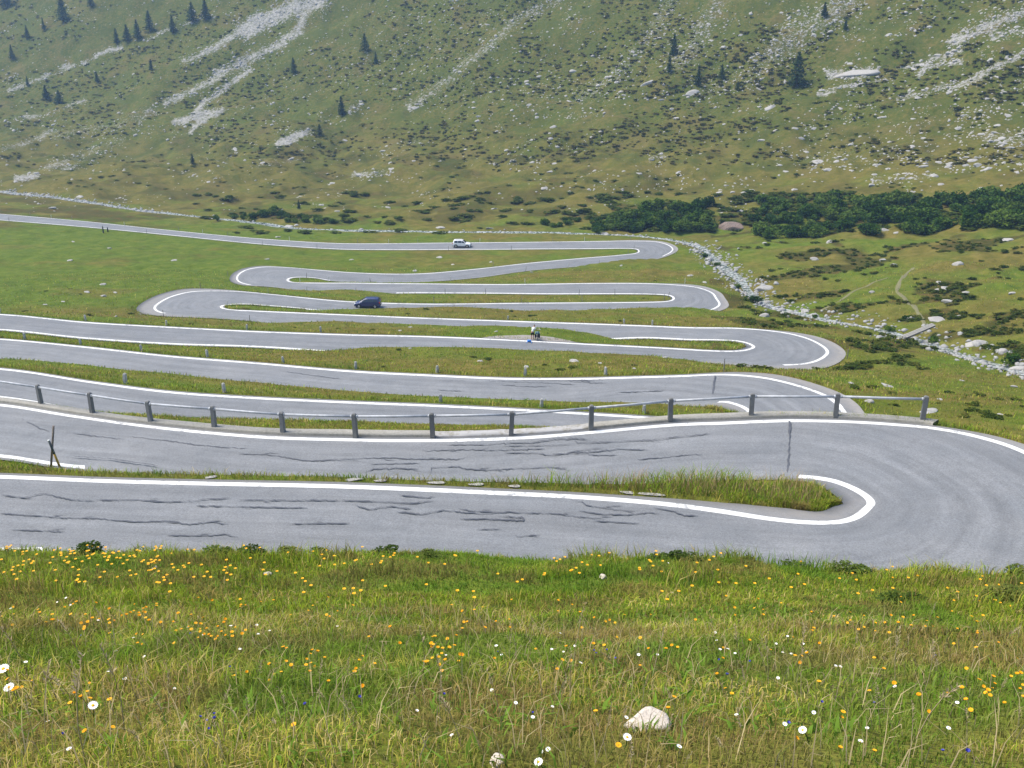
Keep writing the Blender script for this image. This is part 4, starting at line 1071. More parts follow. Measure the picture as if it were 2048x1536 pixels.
for j, yv in enumerate((-.27, 0, .27)):
    bm = bmesh.new(); add_box(bm, (0, yv, .24 + .01 * j), (Lb + .3 * j, .22, .07)); bm_obj('plank', bm, m_plank, br)
for yv in (-.3, .3):
    bm = bmesh.new(); add_tube(bm, [(-Lb / 2 + .1, yv, .1), (Lb / 2 - .1, yv, .1)], .1, 8); bm_obj('beam', bm, m_oldwood, br, True)

# ------------------------------------------------------------------ grass
m_grass = bpy.data.materials.new('grass_blades'); m_grass.use_nodes = True
nt = m_grass.node_tree; nt.nodes.clear()
out = nt.nodes.new('ShaderNodeOutputMaterial'); mx = nt.nodes.new('ShaderNodeMixShader'); df = nt.nodes.new('ShaderNodeBsdfDiffuse'); tl = nt.nodes.new('ShaderNodeBsdfTranslucent')
gn = nt.nodes.new('ShaderNodeNewGeometry'); vm = nt.nodes.new('ShaderNodeVectorMath'); vm.operation = 'MULTIPLY_ADD'; vm.inputs[1].default_value = (.45, .45, .45); vm.inputs[2].default_value = (0, 0, .75); nt.links.new(gn.outputs['Normal'], vm.inputs[0]); vn = nt.nodes.new('ShaderNodeVectorMath'); vn.operation = 'NORMALIZE'; nt.links.new(vm.outputs[0], vn.inputs[0]); nt.links.new(vn.outputs[0], df.inputs['Normal'])
ca = attr(nt, 'tint'); nt.links.new(ca.outputs['Color'], df.inputs[0]); nt.links.new(ca.outputs['Color'], tl.inputs[0])
mx.inputs[0].default_value = .35; nt.links.new(df.outputs[0], mx.inputs[1]); nt.links.new(tl.outputs[0], mx.inputs[2]); nt.links.new(mx.outputs[0], out.inputs[0])
def blades(name, P, H, Wd, tint, lean, mat=m_grass):
    """bent tapering blades rooted at P"""
    n = len(P); a = rng.uniform(0, 2 * math.pi, n); la = rng.uniform(0, 2 * math.pi, n)
    side = np.column_stack([np.cos(a), np.sin(a), np.zeros(n)]) * Wd[:, None] * .5
    ld = np.column_stack([np.cos(la), np.sin(la), np.zeros(n)]) * (lean * H)[:, None]
    up = np.column_stack([np.zeros(n), np.zeros(n), H])
    b0 = P - side - [0, 0, .02]; b1 = P + side - [0, 0, .02]
    mid = P + up * .55 + ld * .28
    m0 = mid - side * .8; m1 = mid + side * .8
    tip = P + up * (1 - .25 * lean[:, None]) + ld
    V = np.stack([b0, b1, m1, m0, tip], 1).reshape(-1, 3)
    i = np.arange(n)[:, None] * 5
    F = [i + np.array([[0, 1, 2, 3]]), i + np.array([[3, 2, 4]])]
    me = mesh_np(name, V, F, mat, True, {'tint': np.repeat(tint, 5, 0)})
    return me
PALK = 1.0
def scatter(rmin, rmax, dens, amax=36):
    """points over the fan with a density per square metre"""
    area = math.radians(2 * amax) / 2 * (rmax ** 2 - rmin ** 2); n = int(area * dens)
    r = np.sqrt(rng.uniform(rmin ** 2, rmax ** 2, n)); A = np.radians(rng.uniform(-amax, amax, n))
    return np.sin(A) * r, np.cos(A) * r
PAL = np.array([[.165, .260, .020], [.245, .335, .028], [.315, .355, .040], [.410, .345, .075], [.500, .390, .165], [.180, .150, .040]])
def tints(x, y, near):
    n = len(x)
    f = fbm(x / 2.6, y / 2.2, 3, 61) + .6 * fbm(x / .7, y / .6, 2, 66)
    r = np.hypot(x, y)
    dryness = np.clip(.36 + .46 * f + near * sstep(11.0, 3.5, r) * .62 + .10 * (x / np.maximum(r, 1)), 0, 1)
    u = rng.random(n)
    c = np.empty((n, 3))
    k = rng.integers(0, 3, n); c[:] = PAL[k]
    d = u < dryness * .62; c[d] = PAL[3 + (rng.random(d.sum()) < .42).astype(int)]
    e = rng.random(n) < .14; c[e] = PAL[5]
    pv_ = fbm(x / 1.1, y / .9, 3, 95)[:, None]
    c = c * (1 + .5 * np.clip(pv_, -.8, .8))
    gk = sstep(.12, .4, fbm(x / 1.9, y / 1.5, 3, 99))[:, None] * .75
    c = c * (1 - gk) + np.array([.095, .200, .020]) * gk * rng.uniform(.8, 1.3, (n, 1))
    rb = sstep(.16, .42, fbm(x / .9, y / .8, 3, 123) + .12 * near)[:, None] * .55
    c = c * (1 - rb) + np.array([.26, .17, .075]) * rb
    return c * rng.uniform(.72, 1.28, (n, 1))
allV = []
def add_grass(x, y, h0, h1, w, near=1.0, lean=(.2, 1.15), gap=.45, hmul=None, green=None):
    g = road_gap(x, y); m = (g > gap); x, y = x[m], y[m]
    z = ground_z(x, y)
    n = len(x); H = rng.uniform(h0, h1, n)
    patch = .75 + .7 * np.clip(fbm(x / 1.7, y / 1.4, 3, 71) + .2, -.4, 1)
    H = H * patch * np.where(near > 0, .70, .85) * (hmul[m] if hmul is not None else 1)
    tn = tints(x, y, near)
    if green is not None: g_ = (green[m] * (rng.random(n) < .75))[:, None]; tn = tn * (1 - g_) + g_ * np.array([.17, .27, .022]) * rng.uniform(.7, 1.3, (n, 1))
    allV.append((np.column_stack([x, y, z]), H, rng.uniform(.7, 1.3, n) * w, tn, rng.uniform(lean[0], lean[1], n)))
x, y = scatter(1.0, 4.2, 3000, 40); add_grass(x, y, .05, .15, .0042)
x, y = scatter(4.2, 8.0, 1500, 38); add_grass(x, y, .06, .18, .0065)
x, y = scatter(8.0, 15.0, 700, 36); add_grass(x, y, .07, .19, .010)
x, y = scatter(15.0, 30.0, 110, 36); add_grass(x, y, .10, .24, .016)
x, y = scatter(30.0, 62.0, 75, 36); 
px, py = project(x, y, ground_z(x, y)); island = ((py > 925) & (py < 1040) & (px > 950) & (px < 1680)).astype(float)
add_grass(x, y, .10, .26, .03, 0.0, green=island, hmul=1 + 3.2 * island * sstep(940, 1150, px))
x, y = scatter(62.0, 112.0, 9, 36); add_grass(x, y, .14, .32, .05, 0.0)
x, y = scatter(112.0, 190.0, 1.7, 34); add_grass(x, y, .18, .4, .085, 0.0)
x, y = scatter(11.0, 16.8, 260, 36); m = fbm(x / 1.1, y / .8, 3, 141) > .14; add_grass(x[m], y[m], .20, .46, .012, 0.0, lean=(.2, .8))
# verge fringes that hang over the road edges
xs, ys = [], []
for k in range(0, NS - 1):
    if RZ[k] < -46: break
    m = 40 if RZ[k] > -22 else (22 if RZ[k] > -32 else 9)
    for E_, sg in ((AL, 1), (AR, -1)):
        if E_ is AR and -19.5 > RZ[k] > -22.2 and RZ[k] < -19.9: continue
        o = rng.uniform(.08, .75, m) ** 1.0; t = rng.random(m)[:, None]
        q = E_[k] * (1 - t) + E_[k + 1] * t + OUT[k] * (sg * o)[:, None]
        xs.append(q[:, 0]); ys.append(q[:, 1])
x = np.concatenate(xs); y = np.concatenate(ys)
rr_ = np.hypot(x, y)
m = (rr_ < 165) & (y > 5) & (np.abs(np.degrees(np.arctan2(x, y))) < 36); x, y = x[m], y[m]; rr_ = rr_[m]
g = road_gap(x, y) ; z = ground_z(x, y); n = len(x)
allV.append((np.column_stack([x, y, z]), rng.uniform(.14, .42, n) * (1 + .25 * sstep(60, 120, rr_)), rng.uniform(.7, 1.3, n) * np.interp(rr_, [25, 60, 160], [.016, .03, .06]), tints(x, y, 0), rng.uniform(.2, .9, n)))
cat = [np.concatenate([a[i] for a in allV]) for i in range(5)]
print('blades', len(cat[0]))
link('grass', blades('grass', *cat), kind='stuff')

# broad dark leaves in clumps through the meadow
x, y = scatter(1.6, 15, 26, 37); f = fbm(x / 1.3, y / 1.1, 3, 88); m = f > .10; x, y = x[m], y[m]
x = np.repeat(x, 5) + rng.normal(0, .05, len(x) * 5); y = np.repeat(y, 5) + rng.normal(0, .05, len(y) * 5); n = len(x)
link('meadow_leaves', blades('meadow_leaves', np.column_stack([x, y, ground_z(x, y)]), rng.uniform(.04, .09, n), rng.uniform(.010, .024, n), np.array([.13, .22, .03]) * rng.uniform(.7, 1.5, (n, 1)), rng.uniform(.6, 1.4, n)), kind='stuff')

# dry stalks with seed heads
m_straw = simple('dry_straw', (0.36, 0.29, 0.17), .85, .25, 20)
def stalk_mesh(seed):
    r = random.Random(seed); bm = bmesh.new(); h = 1.0
    bx, by = r.uniform(-.25, .25), r.uniform(-.2, .2)
    pts = [(0, 0, -.05), (bx * .15, by * .15, .4), (bx * .5, by * .5, .75), (bx, by, 1.0)]
    add_tube(bm, pts, [.0065, .006, .005, .004], 4)
    for j in range(26):
        t = .68 + .34 * j / 26; p = Vector((bx * (t ** 2), by * (t ** 2), t * (1.0 if t < 1 else 1.0))); a = r.uniform(0, 6.28)
        d = Vector((math.cos(a) * .035, math.sin(a) * .035, .035)) * (1.35 - t) * 2.2; s = d.cross(Vector((0, 0, 1))).normalized() * .0075
        v = [bm.verts.new(p), bm.verts.new(p + d * .6 + s), bm.verts.new(p + d * 1.2), bm.verts.new(p + d * .6 - s)]; bm.faces.new(v)
    me = bpy.data.meshes.new('dry_grass_stalk'); bm.to_mesh(me); bm.free(); me.materials.append(m_straw); return me
SM = [stalk_mesh(s) for s in range(6)]
STK = [(172, 1536, 1330), (150, 1420, 1300), (250, 1465, 1300), (395, 1440, 1370), (345, 1490, 1395), (90, 1480, 1340), (235, 1300, 1225), (170, 1340, 1240), (20, 1290, 1210), (640, 1420, 1330), (905, 1430, 1370), (880, 1460, 1360), (1010, 1360, 1290), (925, 1500, 1370), (720, 1480, 1390), (700, 1410, 1320), (1190, 1530, 1420), (1240, 1480, 1400), (810, 1330, 1270), (1450, 1540, 1450), (1602, 1410, 1290), (1485, 1405, 1355), (1830, 1480, 1320), (1890, 1390, 1300), (1760, 1460, 1365), (1625, 1490, 1450), (1995, 1320, 1240), (1990, 1420, 1350), (1700, 1330, 1260), (1360, 1450, 1370), (560, 1480, 1400), (520, 1330, 1270), (600, 1240, 1195), (450, 1520, 1430), (1540, 1340, 1280), (1310, 1530, 1440), (1930, 1530, 1440), (1100, 1440, 1370), (1060, 1330, 1275), (1850, 1270, 1215)]
for i in range(46): STK.append((rng.uniform(20, 2030), (yb := rng.uniform(1330, 1570)), yb - rng.uniform(50, 110)))
for i, (px, yb, yt) in enumerate(STK):
    p = hit(px, yb)
    if p is None: continue
    h = (yb - yt) * np.linalg.norm(p) / FPX * 1.15
    o = link('dry_grass_stalk', SM[i % 6], None, label='tall dry straw coloured grass stalk with a feathery seed head in the near meadow', category='grass stalk', group='dry stalks in the near meadow')
    o.location = p; o.scale = (h * .9, h * .9, h); o.rotation_euler = (rng.normal(0, .14), rng.normal(0, .2), rng.uniform(0, 6.28))
# short dry seed heads, uncountable
x, y = scatter(1.2, 8.5, 52, 38); n = len(x)
link('seed_heads', blades('seed_heads', np.column_stack([x, y, ground_z(x, y)]), rng.uniform(.10, .24, n), rng.uniform(.003, .006, n), np.array([.44, .36, .20]) * rng.uniform(.7, 1.35, (n, 1)), rng.uniform(.3, 1.1, n)), kind='stuff')
# pale seed grass over the tongue of turf in the near hairpin
xs = []
for _ in range(3000):
    px = rng.uniform(980, 1640); p = hit(px, rng.uniform(945, 1000) + max(0, (px - 1350) * .04))
    if p is not None and road_gap(p[0], p[1]) > .5: xs.append(p)
xs = np.array(xs); n = len(xs)
link('seed_grass', blades('seed_grass', xs, rng.uniform(.35, .85, n) * (.8 + .5 * sstep(1000, 1250, project(xs[:, 0], xs[:, 1], xs[:, 2])[0])), rng.uniform(.008, .018, n), np.array([.40, .28, .14]) * rng.uniform(.75, 1.3, (n, 1)), rng.uniform(.2, .6, n)), kind='stuff')

# ------------------------------------------------------------------ flowers
m_yellow = simple('yellow_petal', (0.86, 0.43, 0.010), .6, .12, 30)
m_orange = simple('orange_disc', (0.62, 0.26, 0.01), .7, .1, 30)
m_wpet = simple('white_petal', (0.85, 0.85, 0.82), .6, .06, 30)
m_blue = simple('blue_petal', (0.10, 0.10, 0.48), .6, .2, 30)
m_stem = simple('green_stem', (0.09, 0.13, 0.03), .8, .2, 30)
def flower_bm(bm, rad, npet, cup, h, mi, layers=2, stem=True, disc=.3, lean=.04):
    faces0 = len(bm.faces)
    if stem:
        add_tube(bm, [(0, 0, -.03), (lean * .4, 0, h * .6), (lean, 0, h)], [.0028, .0024, .002], 4)
        bm.faces.ensure_lookup_table()
        for f in bm.faces: f.material_index = 1
    c = Vector((lean, 0, h))
    for L in range(layers):
        for j in range(npet):
            a = 2 * math.pi * (j + .5 * L) / npet; r = rad * (1 - .25 * L)
            d = Vector((math.cos(a), math.sin(a), 0)); s = Vector((-math.sin(a), math.cos(a), 0)) * r * math.pi / npet * .95
            z = Vector((0, 0, 1))
            v = [bm.verts.new(c + d * r * .18 - s * .35), bm.verts.new(c + d * r * .18 + s * .35), bm.verts.new(c + d * r * .72 + s + z * r * cup * .6), bm.verts.new(c + d * r + z * r * cup * (1 + .6 * L)), bm.verts.new(c + d * r * .72 - s + z * r * cup * .6)]
            f = bm.faces.new(v); f.material_index = 0
    if disc:
        k = [bm.verts.new(c + Vector((math.cos(t) * rad * disc, math.sin(t) * rad * disc, rad * .08))) for t in np.linspace(0, 2 * math.pi, 8, endpoint=False)]
        top = bm.verts.new(c + Vector((0, 0, rad * .22)))
        for j in range(8):
            f = bm.faces.new((k[j], k[(j + 1) % 8], top)); f.material_index = 2
def flower_mesh(name, rad, npet, cup, h, pet, disc, layers=2, dsz=.3):
    bm = bmesh.new(); flower_bm(bm, rad, npet, cup, h, 0, layers, True, dsz)
    me = bpy.data.meshes.new(name); bm.to_mesh(me); bm.free()
    for m in (pet, m_stem, disc): me.materials.append(m)
    return me
YM = [flower_mesh('yellow_flower', .019, 11, c, h, m_yellow, m_orange) for c, h in ((.25, .17), (.45, .20), (.1, .15), (.6, .24))]
WM = [flower_mesh('white_daisy', .021, 13, c, h, m_wpet, m_yellow, 1, .33) for c, h in ((.12, .17), (.35, .14))]
BM_ = [flower_mesh('blue_bellflower', .013, 6, c, h, m_blue, m_blue, 2, .2) for c, h in ((.9, .12), (1.2, .16))]
def place_flower(me, px, py, name, cat, label, group, s=1.0):
    p = hit(px, py)
    if p is None or p[1] > 17: return None
    o = link(name, me, None, label=label, category=cat, group=group)
    s *= float(np.interp(np.linalg.norm(p), [3, 6, 11, 16], [.54, .59, .70, .90]))
    o.location = p; o.rotation_euler = (rng.normal(.18, .18), rng.normal(0, .18), rng.uniform(0, 6.28)); o.scale = (s, s, s)
    return o
YS = []
def cl(n, x0, x1, y0, y1, sd=None):
    for _ in range(n): YS.append((rng.uniform(x0, x1), rng.uniform(y0, y1)))
cl(46, 0, 250, 1108, 1150); cl(48, 110, 330, 1098, 1145); cl(46, 0, 480, 1140, 1185); cl(30, 300, 650, 1108, 1180); cl(22, 620, 960, 1110, 1150); cl(34, 1080, 1340, 1100, 1160); cl(22, 1340, 1800, 1100, 1150)
cl(22, 0, 300, 1225, 1290); cl(34, 280, 500, 1262, 1305); cl(16, 60, 300, 1240, 1270); cl(24, 300, 700, 1180, 1260); cl(18, 480, 720, 1330, 1390); cl(36, 700, 1340, 1160, 1270); cl(16, 860, 920, 1310, 1350); cl(26, 700, 1340, 1270, 1370)
cl(36, 1340, 2040, 1150, 1230); cl(22, 1680, 1960, 1215, 1290); cl(34, 1340, 2040, 1230, 1350); cl(16, 1340, 2040, 1350, 1440); cl(12, 1900, 2048, 1380, 1450); cl(10, 0, 240, 1350, 1450)
YS += [(1118, 1370), (1204, 1462), (1212, 1520), (1342, 1478), (1653, 1462), (1669, 1462), (1680, 1540), (1752, 1542), (1550, 1518), (1845, 1450), (1955, 1448), (1990, 1412), (600, 1495), (210, 1490), (205, 1485), (650, 1400), (535, 1375), (595, 1362), (610, 1340), (285, 1318), (40, 1415), (8, 1378), (78, 1392), (726, 1402), (870, 1362), (895, 1358)]
YS = [q for q in YS if (h := hit(*q)) is not None and h[1] < 16.5]
YS.sort(key=lambda q: -q[1])
def yl(py):
    if py > 1340: return 'yellow dandelion-like flower close to the camera in the brownish lower meadow', 'near yellow flowers'
    if py > 1200: return 'small yellow flower in the green middle of the meadow', 'yellow flowers in the middle of the meadow'
    return 'tiny yellow flower on the far brow of the meadow above the asphalt', 'yellow flowers along the meadow brow'
for i, (px, py) in enumerate(YS[:296]):
    lab, grp = yl(py)
    place_flower(YM[i % 4], px, py, 'yellow_flower', 'flower', lab, grp, rng.uniform(.8, 1.25) * (1.0 if py > 1200 else 1.15))
VV, FF, MI, o_ = [], [], [], 0
bm = bmesh.new()
for px, py in YS[296:]:
    p = hit(px, py); b2 = bmesh.new(); flower_bm(b2, .022, 7, .3, rng.uniform(.10, .2), 0, 1); me = bpy.data.meshes.new('tmp'); b2.to_mesh(me); b2.free()
    n0 = len(bm.verts); bm.from_mesh(me); bm.verts.ensure_lookup_table()
    for v in bm.verts[n0:]: v.co += Vector(p)
    bpy.data.meshes.remove(me)
me = bpy.data.meshes.new('distant_yellow_flowers'); bm.to_mesh(me); bm.free()
for m in (m_yellow, m_stem, m_orange): me.materials.append(m)
link('distant_yellow_flowers', me, kind='stuff')
WS = [(190, 1256), (118, 1204), (135, 1206), (145, 1216), (26, 1228), (128, 1248), (273, 1285), (243, 1302), (466, 1268), (513, 1262), (546, 1273), (523, 1281), (382, 1265), (412, 1278), (296, 1328), (210, 1356), (482, 1317), (245, 1375), (672, 1256), (898, 1318), (1005, 1318), (991, 1300), (1104, 1315), (1131, 1310), (1143, 1302), (1120, 1278), (1272, 1325), (1311, 1314), (1155, 1350), (1333, 1131), (1342, 1193), (990, 1384), (1032, 1420), (820, 1433), (1057, 1455), (1105, 1430), (1245, 1457), (921, 1480), (1090, 1507), (1079, 1505), (1420, 1272), (1430, 1308), (1437, 1295), (1455, 1315), (1465, 1322), (1548, 1297), (1575, 1288), (1600, 1300), (1600, 1309), (1560, 1316), (1585, 1323), (1550, 1370), (1655, 1345), (1664, 1344), (1616, 1440), (1800, 1385), (1908, 1420), (1565, 1470), (1483, 1453), (1728, 1470), (1877, 1480), (1716, 1504), (1350, 1530), (160, 1515), (115, 1470), (340, 1390), (55, 1350)]
NEARW = [(22, 1330, .033), (42, 1366, .029), (185, 1400, .024), (1088, 1510, .017), (1616, 1446, .018), (1245, 1462, .018)]
for i, (px, py) in enumerate(WS):
    lab = 'small white daisy among yellow flowers in the left half of the meadow' if px < 900 else 'small white daisy in the right half of the meadow'
    place_flower(WM[i % 2], px, py + 8, 'white_daisy', 'flower', lab, 'white daisies on the ' + ('left' if px < 900 else 'right'), rng.uniform(.7, 1.0))
NL = ['largest white daisy at the left edge of the meadow', 'second large white daisy, just below the largest at left', 'white daisy beside tall stalks near the left edge', 'white daisy near the bottom edge, right of centre', 'white daisy alone right of the cream stone', 'white daisy touching the left side of the cream stone']
for (px, py, rad), lab in zip(NEARW, NL):
    p = hit(px, py + 40); r0 = empty('white_daisy', p, rng.uniform(0, 6), lab, 'flower')
    h = 40 * float(np.linalg.norm(p)) / FPX * 1.1
    r0.rotation_euler = (.25, rng.normal(0, .15), 0)
    bm = bmesh.new(); flower_bm(bm, rad, 16, .12, h, 0, 1, False, 0, 0); bm_obj('petals', bm, m_wpet, r0)
    bm = bmesh.new(); bmesh.ops.create_uvsphere(bm, u_segments=10, v_segments=6, radius=rad * .3); bmesh.ops.scale(bm, vec=(1, 1, .5), verts=bm.verts); bmesh.ops.translate(bm, vec=(0, 0, h + rad * .05), verts=bm.verts); bm_obj('disc', bm, m_yellow, r0, True)
    bm = bmesh.new(); add_tube(bm, [(0, 0, -.04), (.006, 0, h * .5), (0, 0, h)], [.003, .003, .002], 5); bm_obj('stem', bm, m_stem, r0)
for i, (px, py) in enumerate([(158, 1278), (398, 1276), (460, 1343), (631, 1430), (410, 1462), (425, 1456), (413, 1472), (435, 1466), (395, 1460), (128, 1488), (1004, 1312), (1072, 1450), (720, 1410), (1184, 1312), (1187, 1324), (1222, 1317), (1225, 1325), (1628, 1413), (1759, 1415), (1457, 1387), (1566, 1468), (1908, 1532), (1896, 1526), (1450, 1326), (1865, 1312), (893, 1408), (1498, 1330)]):
    place_flower(BM_[i % 2], px, py + 8, 'blue_bellflower', 'flower', 'small violet blue bellflower low in the near meadow', 'blue flowers in the near meadow', rng.uniform(.8, 1.2))

# ------------------------------------------------------------------ leafy shrubs
def leaf_mat(name, c0, c1, c2):
    m = bpy.data.materials.new(name); m.use_nodes = True; nt = m.node_tree; nt.nodes.clear()
    out = nt.nodes.new('ShaderNodeOutputMaterial'); mx = nt.nodes.new('ShaderNodeMixShader'); df = nt.nodes.new('ShaderNodeBsdfDiffuse'); tl = nt.nodes.new('ShaderNodeBsdfTranslucent')
    pos = position(nt); n1 = noise(nt, .55, 3, .6, pos); n2 = noise(nt, 3.5, 2, .7, pos)
    f = math_(nt, 'ADD', math_(nt, 'MULTIPLY', n1, .6), math_(nt, 'MULTIPLY', n2, .4)); f = math_(nt, 'ADD', f, math_(nt, 'MULTIPLY', math_(nt, 'SUBTRACT', objrand(nt), .5), .22))
    c = ramp(nt, f, [(.40, c0), (.5, c1), (.60, c2)])
    nt.links.new(c, df.inputs[0]); nt.links.new(c, tl.inputs[0]); mx.inputs[0].default_value = .25
    nt.links.new(df.outputs[0], mx.inputs[1]); nt.links.new(tl.outputs[0], mx.inputs[2]); nt.links.new(mx.outputs[0], out.inputs[0])
    return m
m_alder = leaf_mat('alder_leaves', (0.024, 0.058, 0.010), (0.055, 0.112, 0.016), (0.120, 0.175, 0.030))
m_heath = leaf_mat('heath_leaves', (0.052, 0.080, 0.015), (0.105, 0.116, 0.022), (0.175, 0.140, 0.040))
m_spruce = leaf_mat('spruce_needles', (0.024, 0.050, 0.022), (0.042, 0.076, 0.028), (0.068, 0.104, 0.038))
m_bark = simple('dark_bark', (0.07, 0.055, 0.042), .9, .3, 6)
def leaves(centres, size, r, flat=.35):
    n = len(centres); a = r.normal(size=(n, 3)); a /= np.linalg.norm(a, axis=1)[:, None]; a[:, 2] = np.abs(a[:, 2]) * .8 + flat; a /= np.linalg.norm(a, axis=1)[:, None]
    h = r.normal(size=(n, 3)); u = np.cross(a, h); u /= np.linalg.norm(u, axis=1)[:, None]; v = np.cross(a, u)
    s = size * r.uniform(.6, 1.3, n)[:, None]
    Vx = np.stack([centres + u * s, centres + v * s * .6, centres - u * s, centres - v * s * .6], 1).reshape(-1, 3)
    return Vx, np.arange(n)[:, None] * 4 + np.array([[0, 1, 2, 3]])
def bush_mesh(name, seed, mat, nl=950, lsz=.085, lobes=7, flat=.72):
    r = np.random.default_rng(seed); C = []
    for j in range(lobes):
        a = r.uniform(0, 6.28); d = r.uniform(0, .62) * (j > 0); c = np.array([math.cos(a) * d, math.sin(a) * d, r.uniform(.28, .62) * (1 - .4 * d)]); rad = r.uniform(.26, .46)
        n = nl // lobes; q = r.normal(size=(n, 3)); q /= np.linalg.norm(q, axis=1)[:, None]; q *= (r.uniform(.55, 1.05, n) ** .6)[:, None] * rad
        q[:, 2] *= flat; q = q + c; C.append(q[q[:, 2] > .0])
    V, F = leaves(np.concatenate(C), lsz, r)
    return mesh_np(name, V, F, mat)
BMs = [bush_mesh('foliage', s, m_alder) for s in range(5)]
def stem_mesh(seed):
    r = random.Random(seed); bm = bmesh.new()
    for j in range(5):
        a = 6.28 * j / 5 + r.random(); add_tube(bm, [(0, 0, -.15), (math.cos(a) * .12, math.sin(a) * .12, .2), (math.cos(a) * .34, math.sin(a) * .34, .5)], [.035, .026, .012], 5)
    me = bpy.data.meshes.new('stems'); bm.to_mesh(me); bm.free(); me.materials.append(m_bark); return me
STM = [stem_mesh(s) for s in range(2)]
def place_bush(p, s, i, label, group, hs=1.0):
    r0 = empty('alder_bush', p, rng.uniform(0, 6.28), label, 'bush', group); r0.scale = (s, s, s * hs)
    r0.scale = (s * rng.uniform(.8, 1.25), s, s * hs); link('foliage', BMs[i % 5], r0); link('stems', STM[i % 2], r0)
def band(xa, xb, f0, f1, n, label, group, smin=1.7, smax=3.9):
    for i in range(n):
        px = xa + (xb - xa) * (i + rng.uniform(-.3, 1.3)) / n; t = rng.random(); py = f0(px) * (1 - t) + f1(px) * t
        if abs(px - 1466) < 46 and 405 < py < 490: continue
        if abs(px - 1890) < 26 and 425 < py < 452: continue
        if abs(px - 1782) < 18 and py > 445: continue
        p = hit(px, py)
        if p is None: continue
        place_bush(p, rng.uniform(smin, smax), i, label, group, rng.uniform(.8, 1.15))
top = lambda x: np.interp(x, [1180, 1260, 1350, 1450, 1560, 1650, 1720, 1800, 1870, 1950, 2060], [452, 428, 415, 412, 405, 398, 405, 402, 398, 392, 392])
bot = lambda x: np.interp(x, [1180, 1300, 1400, 1480, 1560, 1620, 1700, 1800, 1900, 2060], [464, 468, 472, 480, 478, 476, 472, 468, 462, 458])
mid_ = lambda x: .5 * (top(x) + bot(x))
band(1190, 1450, top, bot, 62, 'dark green bush in the thicket left of the reddish rock outcrop', 'bushes left of the reddish outcrop')
band(1485, 1720, top, bot, 66, 'dark green bush in the thicket right of the reddish rock outcrop', 'bushes right of the reddish outcrop')
band(1720, 2075, top, bot, 90, 'dark green bush in the right end of the long thicket', 'bushes at the right end of the thicket', 1.8, 4.2)
band(500, 660, lambda x: np.interp(x, [500, 560, 600, 660], [432, 420, 420, 440]), lambda x: np.interp(x, [500, 600, 660], [446, 450, 446]), 17, 'dark green bush in the small thicket beyond the far road at left', 'bushes of the small left thicket', 1.5, 2.4)
band(420, 510, lambda x: 432, lambda x: 442, 6, 'low bush at the left tip of the small thicket', 'bushes at the tip of the small left thicket', 1.0, 1.6)
band(1085, 1165, lambda x: 440, lambda x: 458, 9, 'low green bush in front of the dark belt, left of the long thicket', 'low bushes left of the long thicket', 1.2, 1.9)
for px, py, s, lab in ((1410, 515, 1.3, 'round green bush at the upper stream bank'), (1432, 532, 1.1, 'small green bush on the left bank of the stream'), (1475, 578, 1.3, 'green bush on the left stream bank opposite the big boulder'), (1507, 606, 1.7, 'bluish green bush standing in the stream bed'), (1630, 637, .9, 'small bush by the stream bend'), (1780, 664, 1.2, 'round green bush on the stony bank left of the bridge'), (1810, 640, 1.0, 'small bush left of the footpath end'), (1868, 684, 1.2, 'green bush just right of the plank bridge'), (2025, 725, 1.6, 'dark bush beside the stream at the right edge'), (1648, 560, .9, 'low bush on the meadow by the side path')):
    p = hit(px, py)
    place_bush(p, s, int(px), lab, None, .85)
# low heath clumps (ground cover): dark mounds on the right meadow, on the belt and over the slope
HB = [bush_mesh('h', 40 + s, m_heath, 130, .17, 5, .55) for s in range(6)]
HG = []
for me in HB:
    v = np.empty(len(me.vertices) * 3, np.float32); me.vertices.foreach_get('co', v); HG.append(v.reshape(-1, 3))
    bpy.data.meshes.remove(me)
HV, HF, o_ = [], [], 0
def heath_clump(p, s, fz=.6):
    global o_
    v = HG[int(rng.integers(0, 6))]; a = rng.uniform(0, 6.28); c, sn = math.cos(a), math.sin(a)
    q = np.column_stack([(v[:, 0] * c - v[:, 1] * sn) * s * 1.25, (v[:, 0] * sn + v[:, 1] * c) * s, v[:, 2] * s * fz]) + p
    HV.append(q); n = len(v) // 4; HF.append(np.arange(n)[:, None] * 4 + np.array([[0, 1, 2, 3]]) + o_); o_ += len(v)
def heath_region(n, fx, fy, thr, smin, smax, fz=.6, sc=(9, 6), seed=40):
    for _ in range(n):
        p = hit(fx(), fy())
        if p is None or road_gap(p[0], p[1]) < 1.6 or stream_gap(p[0], p[1]) < 2.5: continue
        if fbm(p[0] / sc[0], p[1] / sc[1], 4, seed) < thr: continue
        heath_clump(p - np.array([0, 0, .05]), rng.uniform(smin, smax), fz)
heath_region(1900, lambda: rng.uniform(1480, 2070), lambda: rng.uniform(478, 740), .02, .45, 1.1)
heath_region(900, lambda: rng.uniform(380, 2070) if rng.random() < .45 else rng.uniform(1150, 2070), lambda: rng.uniform(385, 470), -.12, 1.1, 2.9, .42)
heath_region(1500, lambda: rng.uniform(-40, 2090), lambda: rng.uniform(150, 380), -.02, .5, 1.5, .35)
heath_region(260, lambda: rng.uniform(0, 1500), lambda: rng.uniform(560, 760), .16, .25, .6)
heath_region(130, lambda: rng.uniform(1700, 2060), lambda: rng.uniform(700, 880), .1, .3, .7)
link('heath', mesh_np('heath', np.concatenate(HV), np.concatenate(HF), m_heath), kind='stuff')
